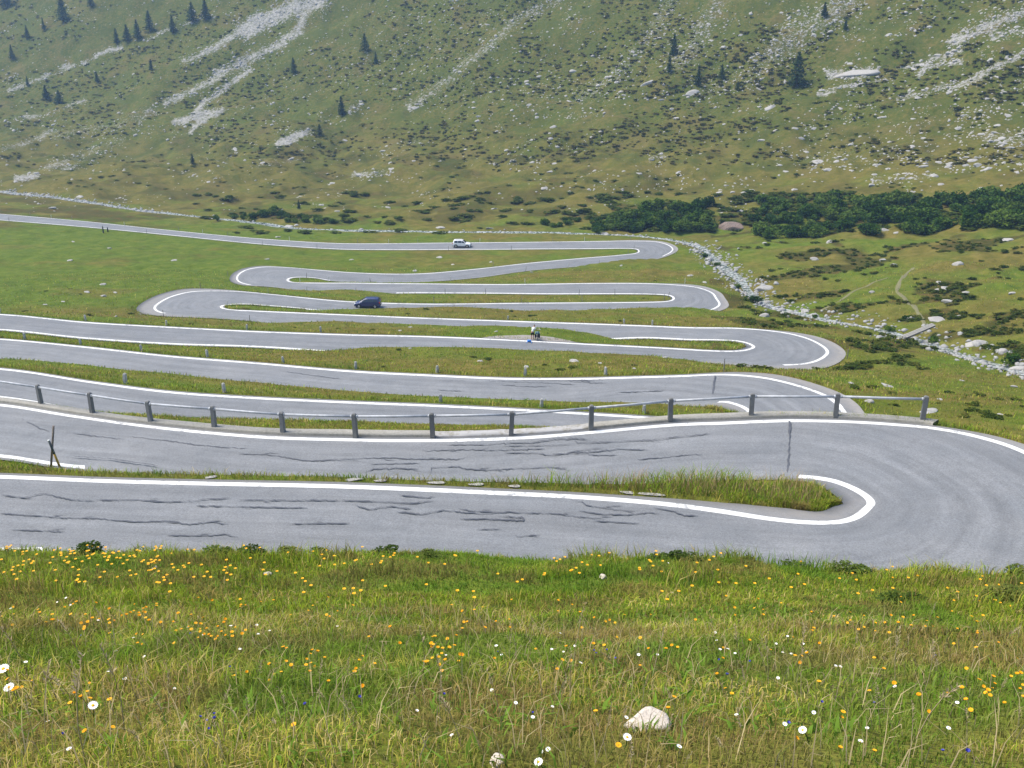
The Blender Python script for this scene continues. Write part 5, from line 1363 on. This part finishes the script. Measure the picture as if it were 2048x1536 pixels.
# low dwarf scrub over the upper slope (ground cover, in drifts)
m_scrub = leaf_mat('scrub_leaves', (0.042, 0.066, 0.015), (0.084, 0.098, 0.024), (0.140, 0.115, 0.042))
SG = []
for s in range(5):
    me = bush_mesh('s', 140 + s, m_scrub, 40, .24, 4, .5); v = np.empty(len(me.vertices) * 3, np.float32); me.vertices.foreach_get('co', v); SG.append(v.reshape(-1, 3)); bpy.data.meshes.remove(me)
SV, SF, so_ = [], [], 0
for _ in range(10500):
    px, py = rng.uniform(-50, 2100), rng.uniform(-30, 330)
    p = hit(px, py)
    if p is None or scree_at(px, py) > .45: continue
    if fbm(p[0] / 24, p[1] / 24, 4, 151) + .35 * fbm(p[0] / 6, p[1] / 6, 2, 155) < (-.12 if py < 200 else .05): continue
    s = rng.uniform(.5, 1.7); v = SG[int(rng.integers(0, 5))]; a = rng.uniform(0, 6.28); c, sn = math.cos(a), math.sin(a)
    SV.append(np.column_stack([(v[:, 0] * c - v[:, 1] * sn) * s * 1.2, (v[:, 0] * sn + v[:, 1] * c) * s, v[:, 2] * s * .5]) + p - np.array([0, 0, .08]))
    n = len(v) // 4; SF.append(np.arange(n)[:, None] * 4 + np.array([[0, 1, 2, 3]]) + so_); so_ += len(v)
link('dwarf_scrub', mesh_np('dwarf_scrub', np.concatenate(SV), np.concatenate(SF), m_scrub), kind='stuff')
# shrubs on the brow of the near meadow
m_brow = leaf_mat('brow_leaves', (0.045, 0.075, 0.016), (0.085, 0.125, 0.026), (0.150, 0.165, 0.040))
BRM = [bush_mesh('brow_shrub', 80 + s, m_brow, 520, .075, 6, .8) for s in range(4)]
for px, py, wpx, lab in ((185, 1096, 90, 'dark leafy shrub standing up on the meadow brow at left'), (430, 1094, 70, 'first low shrub in the dark row on the brow, left of centre'), (505, 1096, 80, 'low shrub in the dark row on the brow, above the yellow flowers'), (580, 1100, 80, 'low shrub in the middle of the dark row on the brow'), (640, 1106, 70, 'reddish tinged shrub near the right end of the dark row on the brow'), (762, 1108, 70, 'small upright shrub alone on the brow left of centre'), (860, 1112, 60, 'flat shrub on the brow just left of centre'),
    (1310, 1095, 60, 'dark tufted shrub on the brow right of centre'), (1360, 1098, 80, 'leafy shrub on the brow, right neighbour of the dark tufted one'), (1497, 1096, 60, 'bushy shrub on the brow against the asphalt'), (1590, 1100, 90, 'wide green shrub on the brow at right'), (1690, 1108, 90, 'long low shrub on the brow near the right bend'), (2040, 1134, 90, 'shrub on the brow at the right edge'), (1990, 1200, 110, 'dark round shrub on the slope at the right edge'), (1790, 1208, 110, 'dark low shrub patch in the right meadow'), (2050, 1205, 90, 'dark shrub cut by the right edge')):
    for dy in range(0, 60, 2):
        p = hit(px, py + dy)
        if p[1] < 15.6: break
    s = wpx * float(np.linalg.norm(p)) / FPX * .55
    o = link('brow_shrub', BRM[int(px) % 4], None, label=lab, category='shrub'); o.location = p; o.scale = (s * 1.25, s * .9, s * .5); o.rotation_euler = (0, 0, rng.normal(0, .4))

# ------------------------------------------------------------------ conifers
def conifer(seed, thin=1.0):
    r = np.random.default_rng(seed); C = []
    lv = 17
    for k in range(lv):
        t = k / (lv - 1); z = .10 + .88 * t; R = .215 * thin * (1 - t) ** .8 * r.uniform(.75, 1.15) + .012
        nb = int(9 - 4 * t)
        for j in range(nb):
            a = 6.28 * (j + r.random() * .7) / nb; L = R * r.uniform(.6, 1.15)
            if r.random() < .10: continue
            m = int(6 + 16 * L / .2); u = r.random(m) ** .7
            C.append(np.column_stack([np.cos(a) * L * u, np.sin(a) * L * u, z - .30 * L * u + .02]) + r.normal(0, .012, (m, 3)))
    V, F = leaves(np.concatenate(C), .026, r, .1)
    crown = mesh_np('crown', V, F, m_spruce)
    bm = bmesh.new(); add_tube(bm, [(0, 0, -.06), (0, 0, .3), (.004, 0, .95)], [.022, .016, .003], 7)
    for k in range(10):
        z = .12 + .07 * k; a = r.uniform(0, 6.28); L = .17 * (1 - z); add_tube(bm, [(0, 0, z), (math.cos(a) * L, math.sin(a) * L, z - .03)], [.006, .002], 4)
    tk = bpy.data.meshes.new('trunk'); bm.to_mesh(tk); bm.free(); tk.materials.append(m_bark)
    return crown, tk
CN = [conifer(s, (1.0, .8, 1.15, .9)[s]) for s in range(4)]
TREES = [(1592, 174, 84, 1.3, 'tall dark conifer standing alone left of the big pale slab'), (1396, 172, 50, 1.1, 'small dark conifer above the wide boulder on the slope'), (1443, 158, 36, 1, 'short conifer just right of the one above the wide boulder'), (1347, 112, 54, 1, 'bluish conifer in the rocky strip near the top, right of centre'), (1338, 146, 42, 1, 'dim conifer below the bluish one in the rocky strip'), (1648, 34, 34, 1.5, 'broad dark conifer high in the scree at upper right'),
 (730, 104, 46, 1.1, 'dark conifer alone in the heath at upper left of centre'), (752, 128, 30, .9, 'faint small conifer just right of the lone one in the heath'), (588, 148, 40, 1, 'small conifer below the big pale scree fan'), (684, 232, 50, 1.2, 'bushy conifer beside a pale rock patch at mid slope'), (386, 328, 26, 1.0, 'little pointed conifer on the grassy foot of the slope at left'), (598, 418, 24, 1.0, 'little conifer rising from the small left thicket'),
 (127, 45, 58, 1.3, 'large dark conifer near the top left corner'), (88, 60, 26, 1, 'small conifer below the large top left one'), (55, 76, 28, .9, 'narrow conifer further down from the top left corner'), (25, 118, 32, 1, 'conifer near the left edge above the pale rock line'), (14, 12, 50, 1.5, 'hazy conifer cut by the top left corner'),
 (234, 88, 36, 1.2, 'leftmost conifer of the hazy group above the rock line'), (256, 84, 40, 1.1, 'second conifer of the hazy group above the rock line'), (276, 78, 44, 1.2, 'dense middle conifer of the hazy group'), (300, 62, 46, 1.2, 'tallest conifer of the hazy group'), (346, 66, 42, 1.1, 'conifer right of the hazy group, beside scree'), (386, 44, 46, 1.2, 'left conifer of the upper pair near the top'), (412, 40, 46, 1.3, 'right conifer of the upper pair near the top'), (303, 140, 26, 1, 'small conifer under the hazy group'), (93, 198, 32, 1.5, 'left of three low dark conifers near the left edge'), (120, 208, 32, 1.4, 'middle of three low dark conifers near the left edge'), (56, 172, 22, 1, 'tiny conifer on the pale rock line at left'), (640, 272, 30, 1.4, 'low dark conifer between pale rocks at mid slope'), (195, 165, 26, 1.3, 'low conifer under the pale rock line at left'), (182, 14, 30, 1.2, 'hazy conifer touching the top edge at left'), (1475, 180, 22, 1, 'tiny conifer among stones left of the tall one'), (1690, 60, 24, 1.3, 'squat conifer in the upper right scree')]
for i, (px, py, hpx, wd, lab) in enumerate(TREES):
    p = hit(px, py)
    if p is None: continue
    h = hpx * float(np.linalg.norm(p)) / FPX * .72
    r0 = empty('conifer', p, rng.uniform(0, 6.28), lab, 'tree'); r0.scale = (h * wd * 1.25, h * wd * 1.25, h)
    c, t = CN[i % 4]; link('crown', c, r0); link('trunk', t, r0)

# pale broken slabs along the edge of the strip between the first two roads
for px, py, wpx, lab in ((700, 968, 60, 'flat pale slab at the road edge, left in the row of broken edging'), (760, 972, 40, 'short pale slab in the broken edging left of centre'), (880, 973, 60, 'long pale edging slab at the foot of the turf strip'), (960, 975, 50, 'pale edging slab left of the seed grass'), (1040, 978, 40, 'last pale edging slab before the tall grass'), (1310, 996, 70, 'pale eroded edging slab under the tall seed grass'), (1240, 990, 46, 'narrow pale edging slab under the seed grass'), (430, 954, 30, 'small grey stone hidden in the left turf strip')):
    z = -19.0
    for _ in range(3):
        p = at_z(px, py, z); k = int(np.argmin(np.hypot(*(AL - p).T))); 
    q = AL[k] + OUT[k] * .30; gz = float(ground_z(q[0], q[1])); s = wpx * math.hypot(*q) / FPX
    an = math.atan2(OUT[k][0], -OUT[k][1]) + math.pi
    o = link('edging_slab', RM[int(px) % 8], None, label=lab, category='stone'); o.location = (q[0], q[1], gz + .04); o.scale = (s * .7, .30, .15); o.rotation_euler = (0, 0, an + rng.normal(0, .06))

# ------------------------------------------------------------------ cars
def paint(name, col, rough=.25):
    m, nt, b = new_mat(name); oc = objcoord(nt); n1 = noise(nt, 2.5, 3, .6, oc)
    nt.links.new(mix(nt, n1, [c * .92 for c in col], [min(1, c * 1.06) for c in col]), b.inputs['Base Color']); b.inputs['Roughness'].default_value = rough; b.inputs['Coat Weight'].default_value = .6; b.inputs['Specular IOR Level'].default_value = .5
    return m
m_carwhite = paint('white_car_paint', (0.80, 0.81, 0.82)); m_carblue = paint('dark_blue_car_paint', (0.020, 0.030, 0.105))
m_glass = simple('dark_car_glass', (0.02, 0.028, 0.034), .08, .1, 2, spec=.8); m_tyre = simple('tyre_rubber', (0.018, 0.018, 0.018), .85, .2, 8)
m_rim = simple('alloy_rim', (0.42, 0.42, 0.43), .35, .1, 8, .7); m_trim = simple('black_trim', (0.02, 0.021, 0.022), .6, .2, 8)
m_head = simple('headlight_glass', (0.75, 0.77, 0.78), .1, .1, 10, spec=.8); m_tail = simple('red_lens', (0.40, 0.015, 0.012), .2, .2, 10)
def make_car(name, label, pm, L, Wd, H, sections, wb, side_win, wscr, rear, rails=True, wr=.33):
    """sections: (x, belt z, roof z, roof half width factor, half width factor); front is +x"""
    root = empty(name, (0, 0, 0), 0, label, 'car'); hw = Wd / 2
    def sec(x):
        xs = [s[0] for s in sections]; g = lambda j: np.interp(x, xs, [s[j] for s in sections])
        belt, roof, rf, wf = g(1), g(2), g(3), g(4); w_ = hw * wf
        half = [(0, .24), (w_ * .86, .24), (w_ * .98, .36), (w_, .62), (w_ * .985, belt), (w_ * rf, max(belt, roof - .07)), (w_ * rf * .82, roof), (0, roof + .012)]
        return half
    xs = np.unique(np.concatenate([np.linspace(-L / 2, L / 2, 34), [s[0] for s in sections]]))
    bm = bmesh.new(); rings = []
    for x in xs:
        h = sec(x); pts = h + [(-y, z) for y, z in h[-2:0:-1]]
        rings.append([bm.verts.new((x, y, z)) for y, z in pts])
    for a, c in zip(rings[:-1], rings[1:]):
        for k in range(len(a)): bm.faces.new((a[k], a[(k + 1) % len(a)], c[(k + 1) % len(a)], c[k]))
    bm.faces.new(rings[0][::-1]); bm.faces.new(rings[-1])
    bmesh.ops.recalc_face_normals(bm, faces=bm.faces)
    bm_obj('body', bm, pm, root, True)
    def pane(pn, x0, x1, t0, t1, sgn, n=8, mt=m_glass, off=.012):
        bm = bmesh.new(); rows = []
        for x in np.linspace(x0, x1, n):
            h = sec(x); a, c = h[4], h[5]
            rows.append([bm.verts.new((x, sgn * (a[0] + (c[0] - a[0]) * t + off), a[1] + (c[1] - a[1]) * t)) for t in (t0, t1)])
        for a, c in zip(rows[:-1], rows[1:]): bm.faces.new((a[0], c[0], c[1], a[1]))
        bm_obj(pn, bm, mt, root)
    for s in (1, -1):
        for x0, x1 in side_win: pane('side_window', x0, x1, .16, .93, s)
    def screen(pn, x0, x1, fac, dx):
        bm = bmesh.new(); rows = []
        for x in np.linspace(x0, x1, 6):
            h = sec(x); wv = h[6][0] * fac; z = h[6][1]
            rows.append([bm.verts.new((x + dx, y, z + .014)) for y in (-wv, -wv * .4, wv * .4, wv)])
        for a, c in zip(rows[:-1], rows[1:]):
            for k in range(3): bm.faces.new((a[k], a[k + 1], c[k + 1], c[k]))
        bm_obj(pn, bm, m_glass, root)
    screen('windscreen', *wscr, .98, .012); screen('rear_window', *rear, .95, -.012)
    for x in wb:
        for s in (1, -1):
            y = s * (hw - .10)
            bm = bmesh.new(); add_tube(bm, [(x, y - s * .12, wr), (x, y + s * .105, wr), (x, y + s * .125, wr)], [wr, wr, wr * .9], 20)
            wo = bm_obj('wheel', bm, m_tyre, root, False)
            bm = bmesh.new(); add_tube(bm, [(x, y + s * .124, wr), (x, y + s * .136, wr)], [wr * .62, wr * .58], 16); bm_obj('rim', bm, m_rim, wo)
            bm = bmesh.new()
            ang = np.linspace(-.15, math.pi + .15, 14); pa_ = []
            for t in ang: pa_.append([bm.verts.new((x + math.cos(t) * r_, s * (hw + .004), wr + math.sin(t) * r_)) for r_ in (wr * .95, wr * 1.22)])
            for a, c in zip(pa_[:-1], pa_[1:]): bm.faces.new((a[0], a[1], c[1], c[0]))
            bm_obj('wheel_arch', bm, m_trim, root)
    for s in (1, -1):
        bm = bmesh.new(); add_box(bm, (L / 2 - .12, s * hw * .66, .72), (.26, .34, .15)); bmesh.ops.bevel(bm, geom=bm.edges[:], offset=.04, segments=2, affect='EDGES'); bm_obj('headlight', bm, m_head, root, True)
        bm = bmesh.new(); add_box(bm, (-L / 2 + .05, s * hw * .84, .92), (.16, .17, .36)); bmesh.ops.bevel(bm, geom=bm.edges[:], offset=.03, segments=2, affect='EDGES'); bm_obj('tail_light', bm, m_tail, root, True)
        bm = bmesh.new(); add_box(bm, (wscr[1] - .42, s * (hw + .07), 1.0), (.12, .18, .13)); bmesh.ops.bevel(bm, geom=bm.edges[:], offset=.03, segments=2, affect='EDGES'); bm_obj('mirror', bm, pm, root, True)
        bm = bmesh.new(); add_box(bm, (0, s * (hw * .985 + .006), .30), (L * .44, .03, .13)); bm_obj('sill_trim', bm, m_trim, root)
        if rails:
            bm = bmesh.new(); add_tube(bm, [(-L * .33, s * hw * .62, H - .02), (-L * .30, s * hw * .64, H + .05), (L * .03, s * hw * .64, H + .05), (L * .06, s * hw * .62, H - .02)], .02, 6); bm_obj('roof_rail', bm, m_trim, root)
    for x, nm in ((L / 2 - .05, 'front_bumper'), (-L / 2 + .05, 'rear_bumper')):
        bm = bmesh.new(); add_box(bm, (x, 0, .42), (.18, Wd * .92, .24)); bmesh.ops.bevel(bm, geom=bm.edges[:], offset=.05, segments=2, affect='EDGES'); bm_obj(nm, bm, m_trim, root, True)
    bm = bmesh.new(); add_box(bm, (L / 2 - .02, 0, .63), (.10, Wd * .46, .16)); bm_obj('grille', bm, m_trim, root)
    return root
def put_car(root, px, py, z0, facing, lat):
    z = z0
    for _ in range(4):
        p = at_z(px, py, z); z = road_z(p[0], p[1]) + .05
    C_ = .5 * (AL + AR); k = int(np.argmin(np.hypot(*(C_ - p).T)))
    t = C_[min(k + 4, NS - 1)] - C_[max(k - 4, 0)]; t /= np.linalg.norm(t)
    if t[0] * facing < 0: t = -t
    q = AL[k] * (1 - lat) + AR[k] * lat
    d = p - q; q = q + t * np.dot(d, t)
    root.location = (q[0], q[1], road_top(q[0], q[1], k)); root.rotation_euler = (0, 0, math.atan2(t[1], t[0]))
    return k, t
wc = make_car('parked_car', 'white compact off-road car driving right along the farthest straight', m_carwhite, 4.1, 1.8, 1.70,
    [(-2.05, .86, .90, .93, .90), (-1.98, .98, 1.10, .92, .93), (-1.78, 1.02, 1.60, .82, .97), (-1.5, 1.02, 1.67, .80, 1), (-.2, 1.0, 1.70, .80, 1), (.28, .99, 1.64, .80, 1), (.98, .97, 1.06, .90, 1), (1.35, .96, 1.0, .9, .98), (1.85, .88, .92, .88, .93), (2.05, .70, .74, .86, .84)], (-1.27, 1.28),
    [(-1.62, -.86), (-.80, .02), (.08, .72)], (.34, .95), (-1.95, -1.80), True, .35)
wc.name = 'white_car'; put_car(wc, 924, 493.5, -54.3, 1, .36)
bc = make_car('dark_car', 'dark blue minivan driving left on the middle hairpins, half hidden by the grass verge', m_carblue, 4.15, 1.78, 1.62,
    [(-2.08, .86, .95, .92, .92), (-2.0, .96, 1.30, .88, .95), (-1.80, 1.0, 1.56, .80, .98), (-1.3, 1.0, 1.62, .78, 1), (.0, .98, 1.61, .78, 1), (.35, .97, 1.54, .79, 1), (1.25, .94, 1.02, .88, 1), (1.55, .90, .95, .88, .97), (1.90, .80, .84, .86, .92), (2.08, .62, .66, .84, .84)], (-1.30, 1.33),
    [(-1.72, -.98), (-.92, -.05), (.02, .82)], (.42, 1.22), (-2.02, -1.84), False, .32)
put_car(bc, 738, 611, -45.1, -1, .42); bc.scale = (.93, .93, .93)

# ------------------------------------------------------------------ cyclist, bicycle, bags
base = np.append(at_z(1065, 676.5, -36.95), 0); base[2] = float(ground_z(base[0], base[1])) + .02
def skin(name, verts, edges, radii, mat, parent, sub=2, root=0):
    me = bpy.data.meshes.new(name); me.from_pydata([Vector(v) for v in verts], edges, []); me.update(); me.materials.append(mat)
    o = link(name, me, parent); md = o.modifiers.new('skin', 'SKIN'); md.use_smooth_shade = True
    sd = me.skin_vertices[0].data
    for i, r in enumerate(radii):
        sd[i].radius = (r, r) if not hasattr(r, '__len__') else r; sd[i].use_root = (i == root)
    s = o.modifiers.new('sub', 'SUBSURF'); s.levels = sub; s.render_levels = sub
    return o
m_skin = simple('tanned_skin', (0.46, 0.25, 0.17), .6, .08, 9); m_shirt = simple('white_shirt', (0.76, 0.77, 0.74), .9, .06, 6); m_short = simple('black_shorts', (0.015, 0.015, 0.018), .8, .2, 6); m_hair = simple('grey_brown_hair', (0.13, 0.10, 0.08), .8, .2, 20); m_shoe = simple('dark_shoe', (0.05, 0.045, 0.05), .7, .2, 10)
person = empty('person', base, 0, 'person in white shirt and black shorts standing beside a loaded bicycle, leaning over it', 'person')
Vt = [(0, 0, .92), (.02, .02, 1.06), (.07, .08, 1.24), (.12, .14, 1.40), (.17, .19, 1.49), (.20, .22, 1.56), (.215, .245, 1.645), (.22, .255, 1.72)]
Et = [(i, i + 1) for i in range(7)]; Ra = [.135, .13, .14, .135, .055, .06, .085, .07]
def chain(start, pts, rads):
    p = start
    for q, r in zip(pts, rads):
        Vt.append(q); Ra.append(r); Et.append((p, len(Vt) - 1)); p = len(Vt) - 1
    return p
chain(0, [(-.10, .0, .84), (-.12, .03, .48), (-.13, -.02, .10), (-.13, .10, .045)], [.095, .06, .045, .038])
chain(0, [(.10, .02, .84), (.11, .10, .49), (.10, .06, .10), (.10, .18, .045)], [.095, .06, .045, .038])
hl = chain(3, [(-.06, .19, 1.38), (.02, .36, 1.13), (.20, .46, 1.02)], [.058, .044, .032]); hr = chain(3, [(.29, .08, 1.36), (.40, .18, 1.12), (.46, .34, 1.0)], [.058, .044, .032])
for h, d in ((hl, Vector((.075, .03, -.02))), (hr, Vector((.02, .08, -.02)))):
    w0 = Vector(Vt[h]); n0 = d.normalized(); sdv = n0.cross(Vector((0, 0, 1))).normalized()
    pl = chain(h, [tuple(w0 + d * .7)], [.032])
    for j, (ln, of) in enumerate(((.075, -.028), (.085, -.009), (.08, .01), (.062, .028))):
        f0 = w0 + d + sdv * of; chain(pl, [tuple(f0), tuple(f0 + n0 * ln * .55 + Vector((0, 0, -.012))), tuple(f0 + n0 * ln * .8 + Vector((0, 0, -.045)))], [.010, .009, .008])
    chain(pl, [tuple(w0 + d * .5 - sdv * .045), tuple(w0 + d * .95 - sdv * .055 + Vector((0, 0, -.02)))], [.011, .009])
skin('body', Vt, Et, Ra, m_skin, person)
skin('shirt', [(.0, .0, .96), (.03, .03, 1.10), (.07, .08, 1.25), (.12, .14, 1.40), (.15, .17, 1.455), (-.05, .18, 1.37), (-.02, .27, 1.25), (.28, .09, 1.35), (.345, .13, 1.24)], [(0, 1), (1, 2), (2, 3), (3, 4), (3, 5), (5, 6), (3, 7), (7, 8)], [.165, .155, .165, .155, .08, .078, .072, .078, .072], m_shirt, person, 2, 0)
skin('shorts', [(0, 0, .95), (0, 0, .88), (-.105, .005, .80), (-.12, .03, .56), (.105, .025, .80), (.115, .085, .57)], [(0, 1), (1, 2), (2, 3), (1, 4), (4, 5)], [.152, .15, .115, .09, .115, .09], m_short, person, 2, 0)
skin('hair', [(.205, .225, 1.655), (.212, .23, 1.72), (.222, .25, 1.76)], [(0, 1), (1, 2)], [.082, .085, .055], m_hair, person, 2, 0)
bm = bmesh.new()
for s in (-1, 1):
    bmesh.ops.create_icosphere(bm, subdivisions=1, radius=.013, matrix=Matrix.Translation((.22 + s * .032, .325, 1.655)))
bm_obj('eyes', bm, m_short, person, True)
bm = bmesh.new(); bmesh.ops.create_icosphere(bm, subdivisions=1, radius=.02, matrix=Matrix.Translation((.218, .335, 1.625))); bm_obj('nose', bm, m_skin, person, True)
bm = bmesh.new(); add_box(bm, (.216, .322, 1.59), (.045, .012, .012)); bm_obj('mouth', bm, m_tail, person)
for s in (-1, 1):
    bm = bmesh.new(); bmesh.ops.create_icosphere(bm, subdivisions=1, radius=.028, matrix=Matrix.Translation((.215 + s * .088, .24, 1.645)) @ Matrix.Diagonal((.4, .8, 1.1, 1))); bm_obj('ear', bm, m_skin, person, True)
for x, y in ((-.13, .05), (.10, .13)):
    bm = bmesh.new(); add_box(bm, (x, y, .045), (.095, .27, .09)); bmesh.ops.bevel(bm, geom=bm.edges[:], offset=.035, segments=2, affect='EDGES'); bm_obj('shoe', bm, m_shoe, person, True)

bpos = np.append(at_z(1074, 679.5, -36.95), 0); bpos[2] = float(ground_z(bpos[0], bpos[1] + .3)) + .02
bike = empty('bicycle', (bpos[0], bpos[1], bpos[2]), math.radians(-8), 'touring bicycle seen from behind in the gravel lay-by, loaded with bags', 'bicycle')
m_frame = paint('bike_frame_paint', (0.10, 0.02, 0.05)); m_chrome = simple('polished_metal', (.5, .5, .5), .3, .1, 8, .8)
def wheel(y):
    bm = bmesh.new(); ring = [(0, y + math.cos(t) * .335, .35 + math.sin(t) * .335) for t in np.linspace(0, 2 * math.pi, 25)]; add_tube(bm, ring, .02, 7, False); o = bm_obj('wheel', bm, m_tyre, bike, True)
    bm = bmesh.new()
    for t in np.linspace(0, 2 * math.pi, 14, endpoint=False): add_tube(bm, [(0, y, .35), (0, y + math.cos(t) * .32, .35 + math.sin(t) * .32)], .003, 4, False)
    add_tube(bm, [(-.05, y, .35), (.05, y, .35)], .025, 8); bm_obj('spokes', bm, m_chrome, o)
wheel(.34); wheel(1.40)
bm = bmesh.new()
for a, c in (((0, .34, .35), (0, .80, .30)), ((0, .34, .35), (0, .66, .82)), ((0, .80, .30), (0, .66, .88)), ((0, .80, .30), (0, 1.22, .80)), ((0, .66, .82), (0, 1.20, .88)), ((0, 1.20, .95), (0, 1.40, .35))): add_tube(bm, [a, c], .02, 8)
bm_obj('frame', bm, m_frame, bike, True)
bm = bmesh.new(); add_box(bm, (0, .62, .97), (.16, .27, .06), None, .8); bmesh.ops.bevel(bm, geom=bm.edges[:], offset=.02, segments=2, affect='EDGES'); add_tube(bm, [(0, .66, .86), (0, .65, .95)], .014, 7); bm_obj('saddle', bm, m_black, bike, True)
bm = bmesh.new(); add_tube(bm, [(0, 1.2, .93), (0, 1.19, 1.06)], .016, 7); add_tube(bm, [(-.29, 1.08, 1.06), (-.2, 1.19, 1.07), (.2, 1.19, 1.07), (.29, 1.08, 1.06)], .014, 7); bm_obj('handlebar', bm, m_chrome, bike, True)
bm = bmesh.new(); add_tube(bm, [(-.07, .12, .74), (-.07, .55, .76)], .008, 6); add_tube(bm, [(.07, .12, .74), (.07, .55, .76)], .008, 6); add_tube(bm, [(-.07, .34, .74), (-.05, .34, .35)], .007, 6); add_tube(bm, [(.07, .34, .74), (.05, .34, .35)], .007, 6); bm_obj('luggage_rack', bm, m_chrome, bike, True)
bm = bmesh.new()
add_tube(bm, [(-.02, .80, .30), (.07, .80, .30), (.07, .80, .14)], .012, 6); add_tube(bm, [(.02, .80, .30), (-.07, .80, .30), (-.07, .80, .46)], .012, 6); add_box(bm, (.11, .80, .13), (.09, .1, .02)); add_box(bm, (-.11, .80, .47), (.09, .1, .02)); add_tube(bm, [(.035, .80, .30), (.045, .80, .30)], .09, 14); bm_obj('crankset', bm, m_chrome, bike)
Mb = Matrix.Translation(Vector(bpos)) @ Matrix.Rotation(math.radians(-8), 4, 'Z')
m_pan = simple('black_pannier_cloth', (0.018, 0.022, 0.035), .8, .2, 8); m_teal = simple('grey_teal_cloth', (0.16, 0.27, 0.30), .85, .2, 8); m_bluebag = simple('bright_blue_cloth', (0.05, 0.24, 0.68), .7, .12, 8)
def bag(name, label, c, s, mat, strapm, rot=0):
    wpt = Mb @ Vector(c) if name != 'blue_bag' else Vector(c)
    r0 = empty(name, wpt, math.radians(-8) + rot, label, 'bag')
    bm = bmesh.new(); add_box(bm, (0, 0, s[2] / 2), s, None, .88); bmesh.ops.bevel(bm, geom=bm.edges[:], offset=min(s) * .22, segments=3, affect='EDGES')
    for v in bm.verts: v.co.x += .012 * math.sin(v.co.z * 31 + v.co.y * 17)
    bm_obj('pouch', bm, mat, r0, True)
    bm = bmesh.new(); add_box(bm, (0, 0, s[2] * .93), (s[0] * 1.03, s[1] * 1.03, s[2] * .16)); bmesh.ops.bevel(bm, geom=bm.edges[:], offset=.02, segments=2, affect='EDGES'); bm_obj('flap', bm, mat, r0, True)
    for k in (-.25, .25):
        bm = bmesh.new(); add_box(bm, (s[0] * k, 0, s[2] * .55), (.03, s[1] * 1.05, s[2] * .95)); bm_obj('strap', bm, strapm, r0)
    return r0
bag('pannier_bag', 'black pannier bag hanging on the left of the rear bicycle wheel', (-.20, .34, .36), (.20, .34, .40), m_pan, m_black)
bag('pannier_bag', 'black pannier bag hanging on the right of the rear bicycle wheel', (.20, .34, .36), (.20, .34, .40), m_pan, m_black)
bag('roll_bag', 'grey teal roll bag strapped on top of the bicycle rack', (0, .34, .775), (.50, .27, .26), m_teal, m_black)
q = at_z(1058.5, 682.5, -36.95); bz = road_z(q[0], q[1]) + .06
bb = bag('blue_bag', 'bright blue bag lying on the white road line in front of the cyclist', (q[0], q[1], bz), (.46, .26, .22), m_bluebag, m_bluebag, .1)
for k in (-.22, .22):
    bm = bmesh.new(); add_tube(bm, [(k, -.15, .10), (k * 1.15, -.30, .035), (k * 1.3, -.50, .012)], [.022, .02, .016], 6); bm_obj('loose_strap', bm, m_bluebag, bb, True)

# ------------------------------------------------------------------ the air between
m_haze = bpy.data.materials.new('haze'); m_haze.use_nodes = True; nt = m_haze.node_tree; nt.nodes.clear()
out = nt.nodes.new('ShaderNodeOutputMaterial'); pv = nt.nodes.new('ShaderNodeVolumePrincipled')
pv.inputs['Color'].default_value = (0.42, 0.66, 1.0, 1); pv.inputs['Density'].default_value = 0.00031; pv.inputs['Anisotropy'].default_value = 0.2
nt.links.new(pv.outputs[0], out.inputs['Volume'])
ztop = float(TH.max()) + 15; zbot = float(TH.min()) - 2
bm = bmesh.new(); add_box(bm, (0, 0, (ztop + zbot) / 2), (1720, 1720, ztop - zbot)); bm_obj('haze', bm, m_haze)['kind'] = 'stuff'
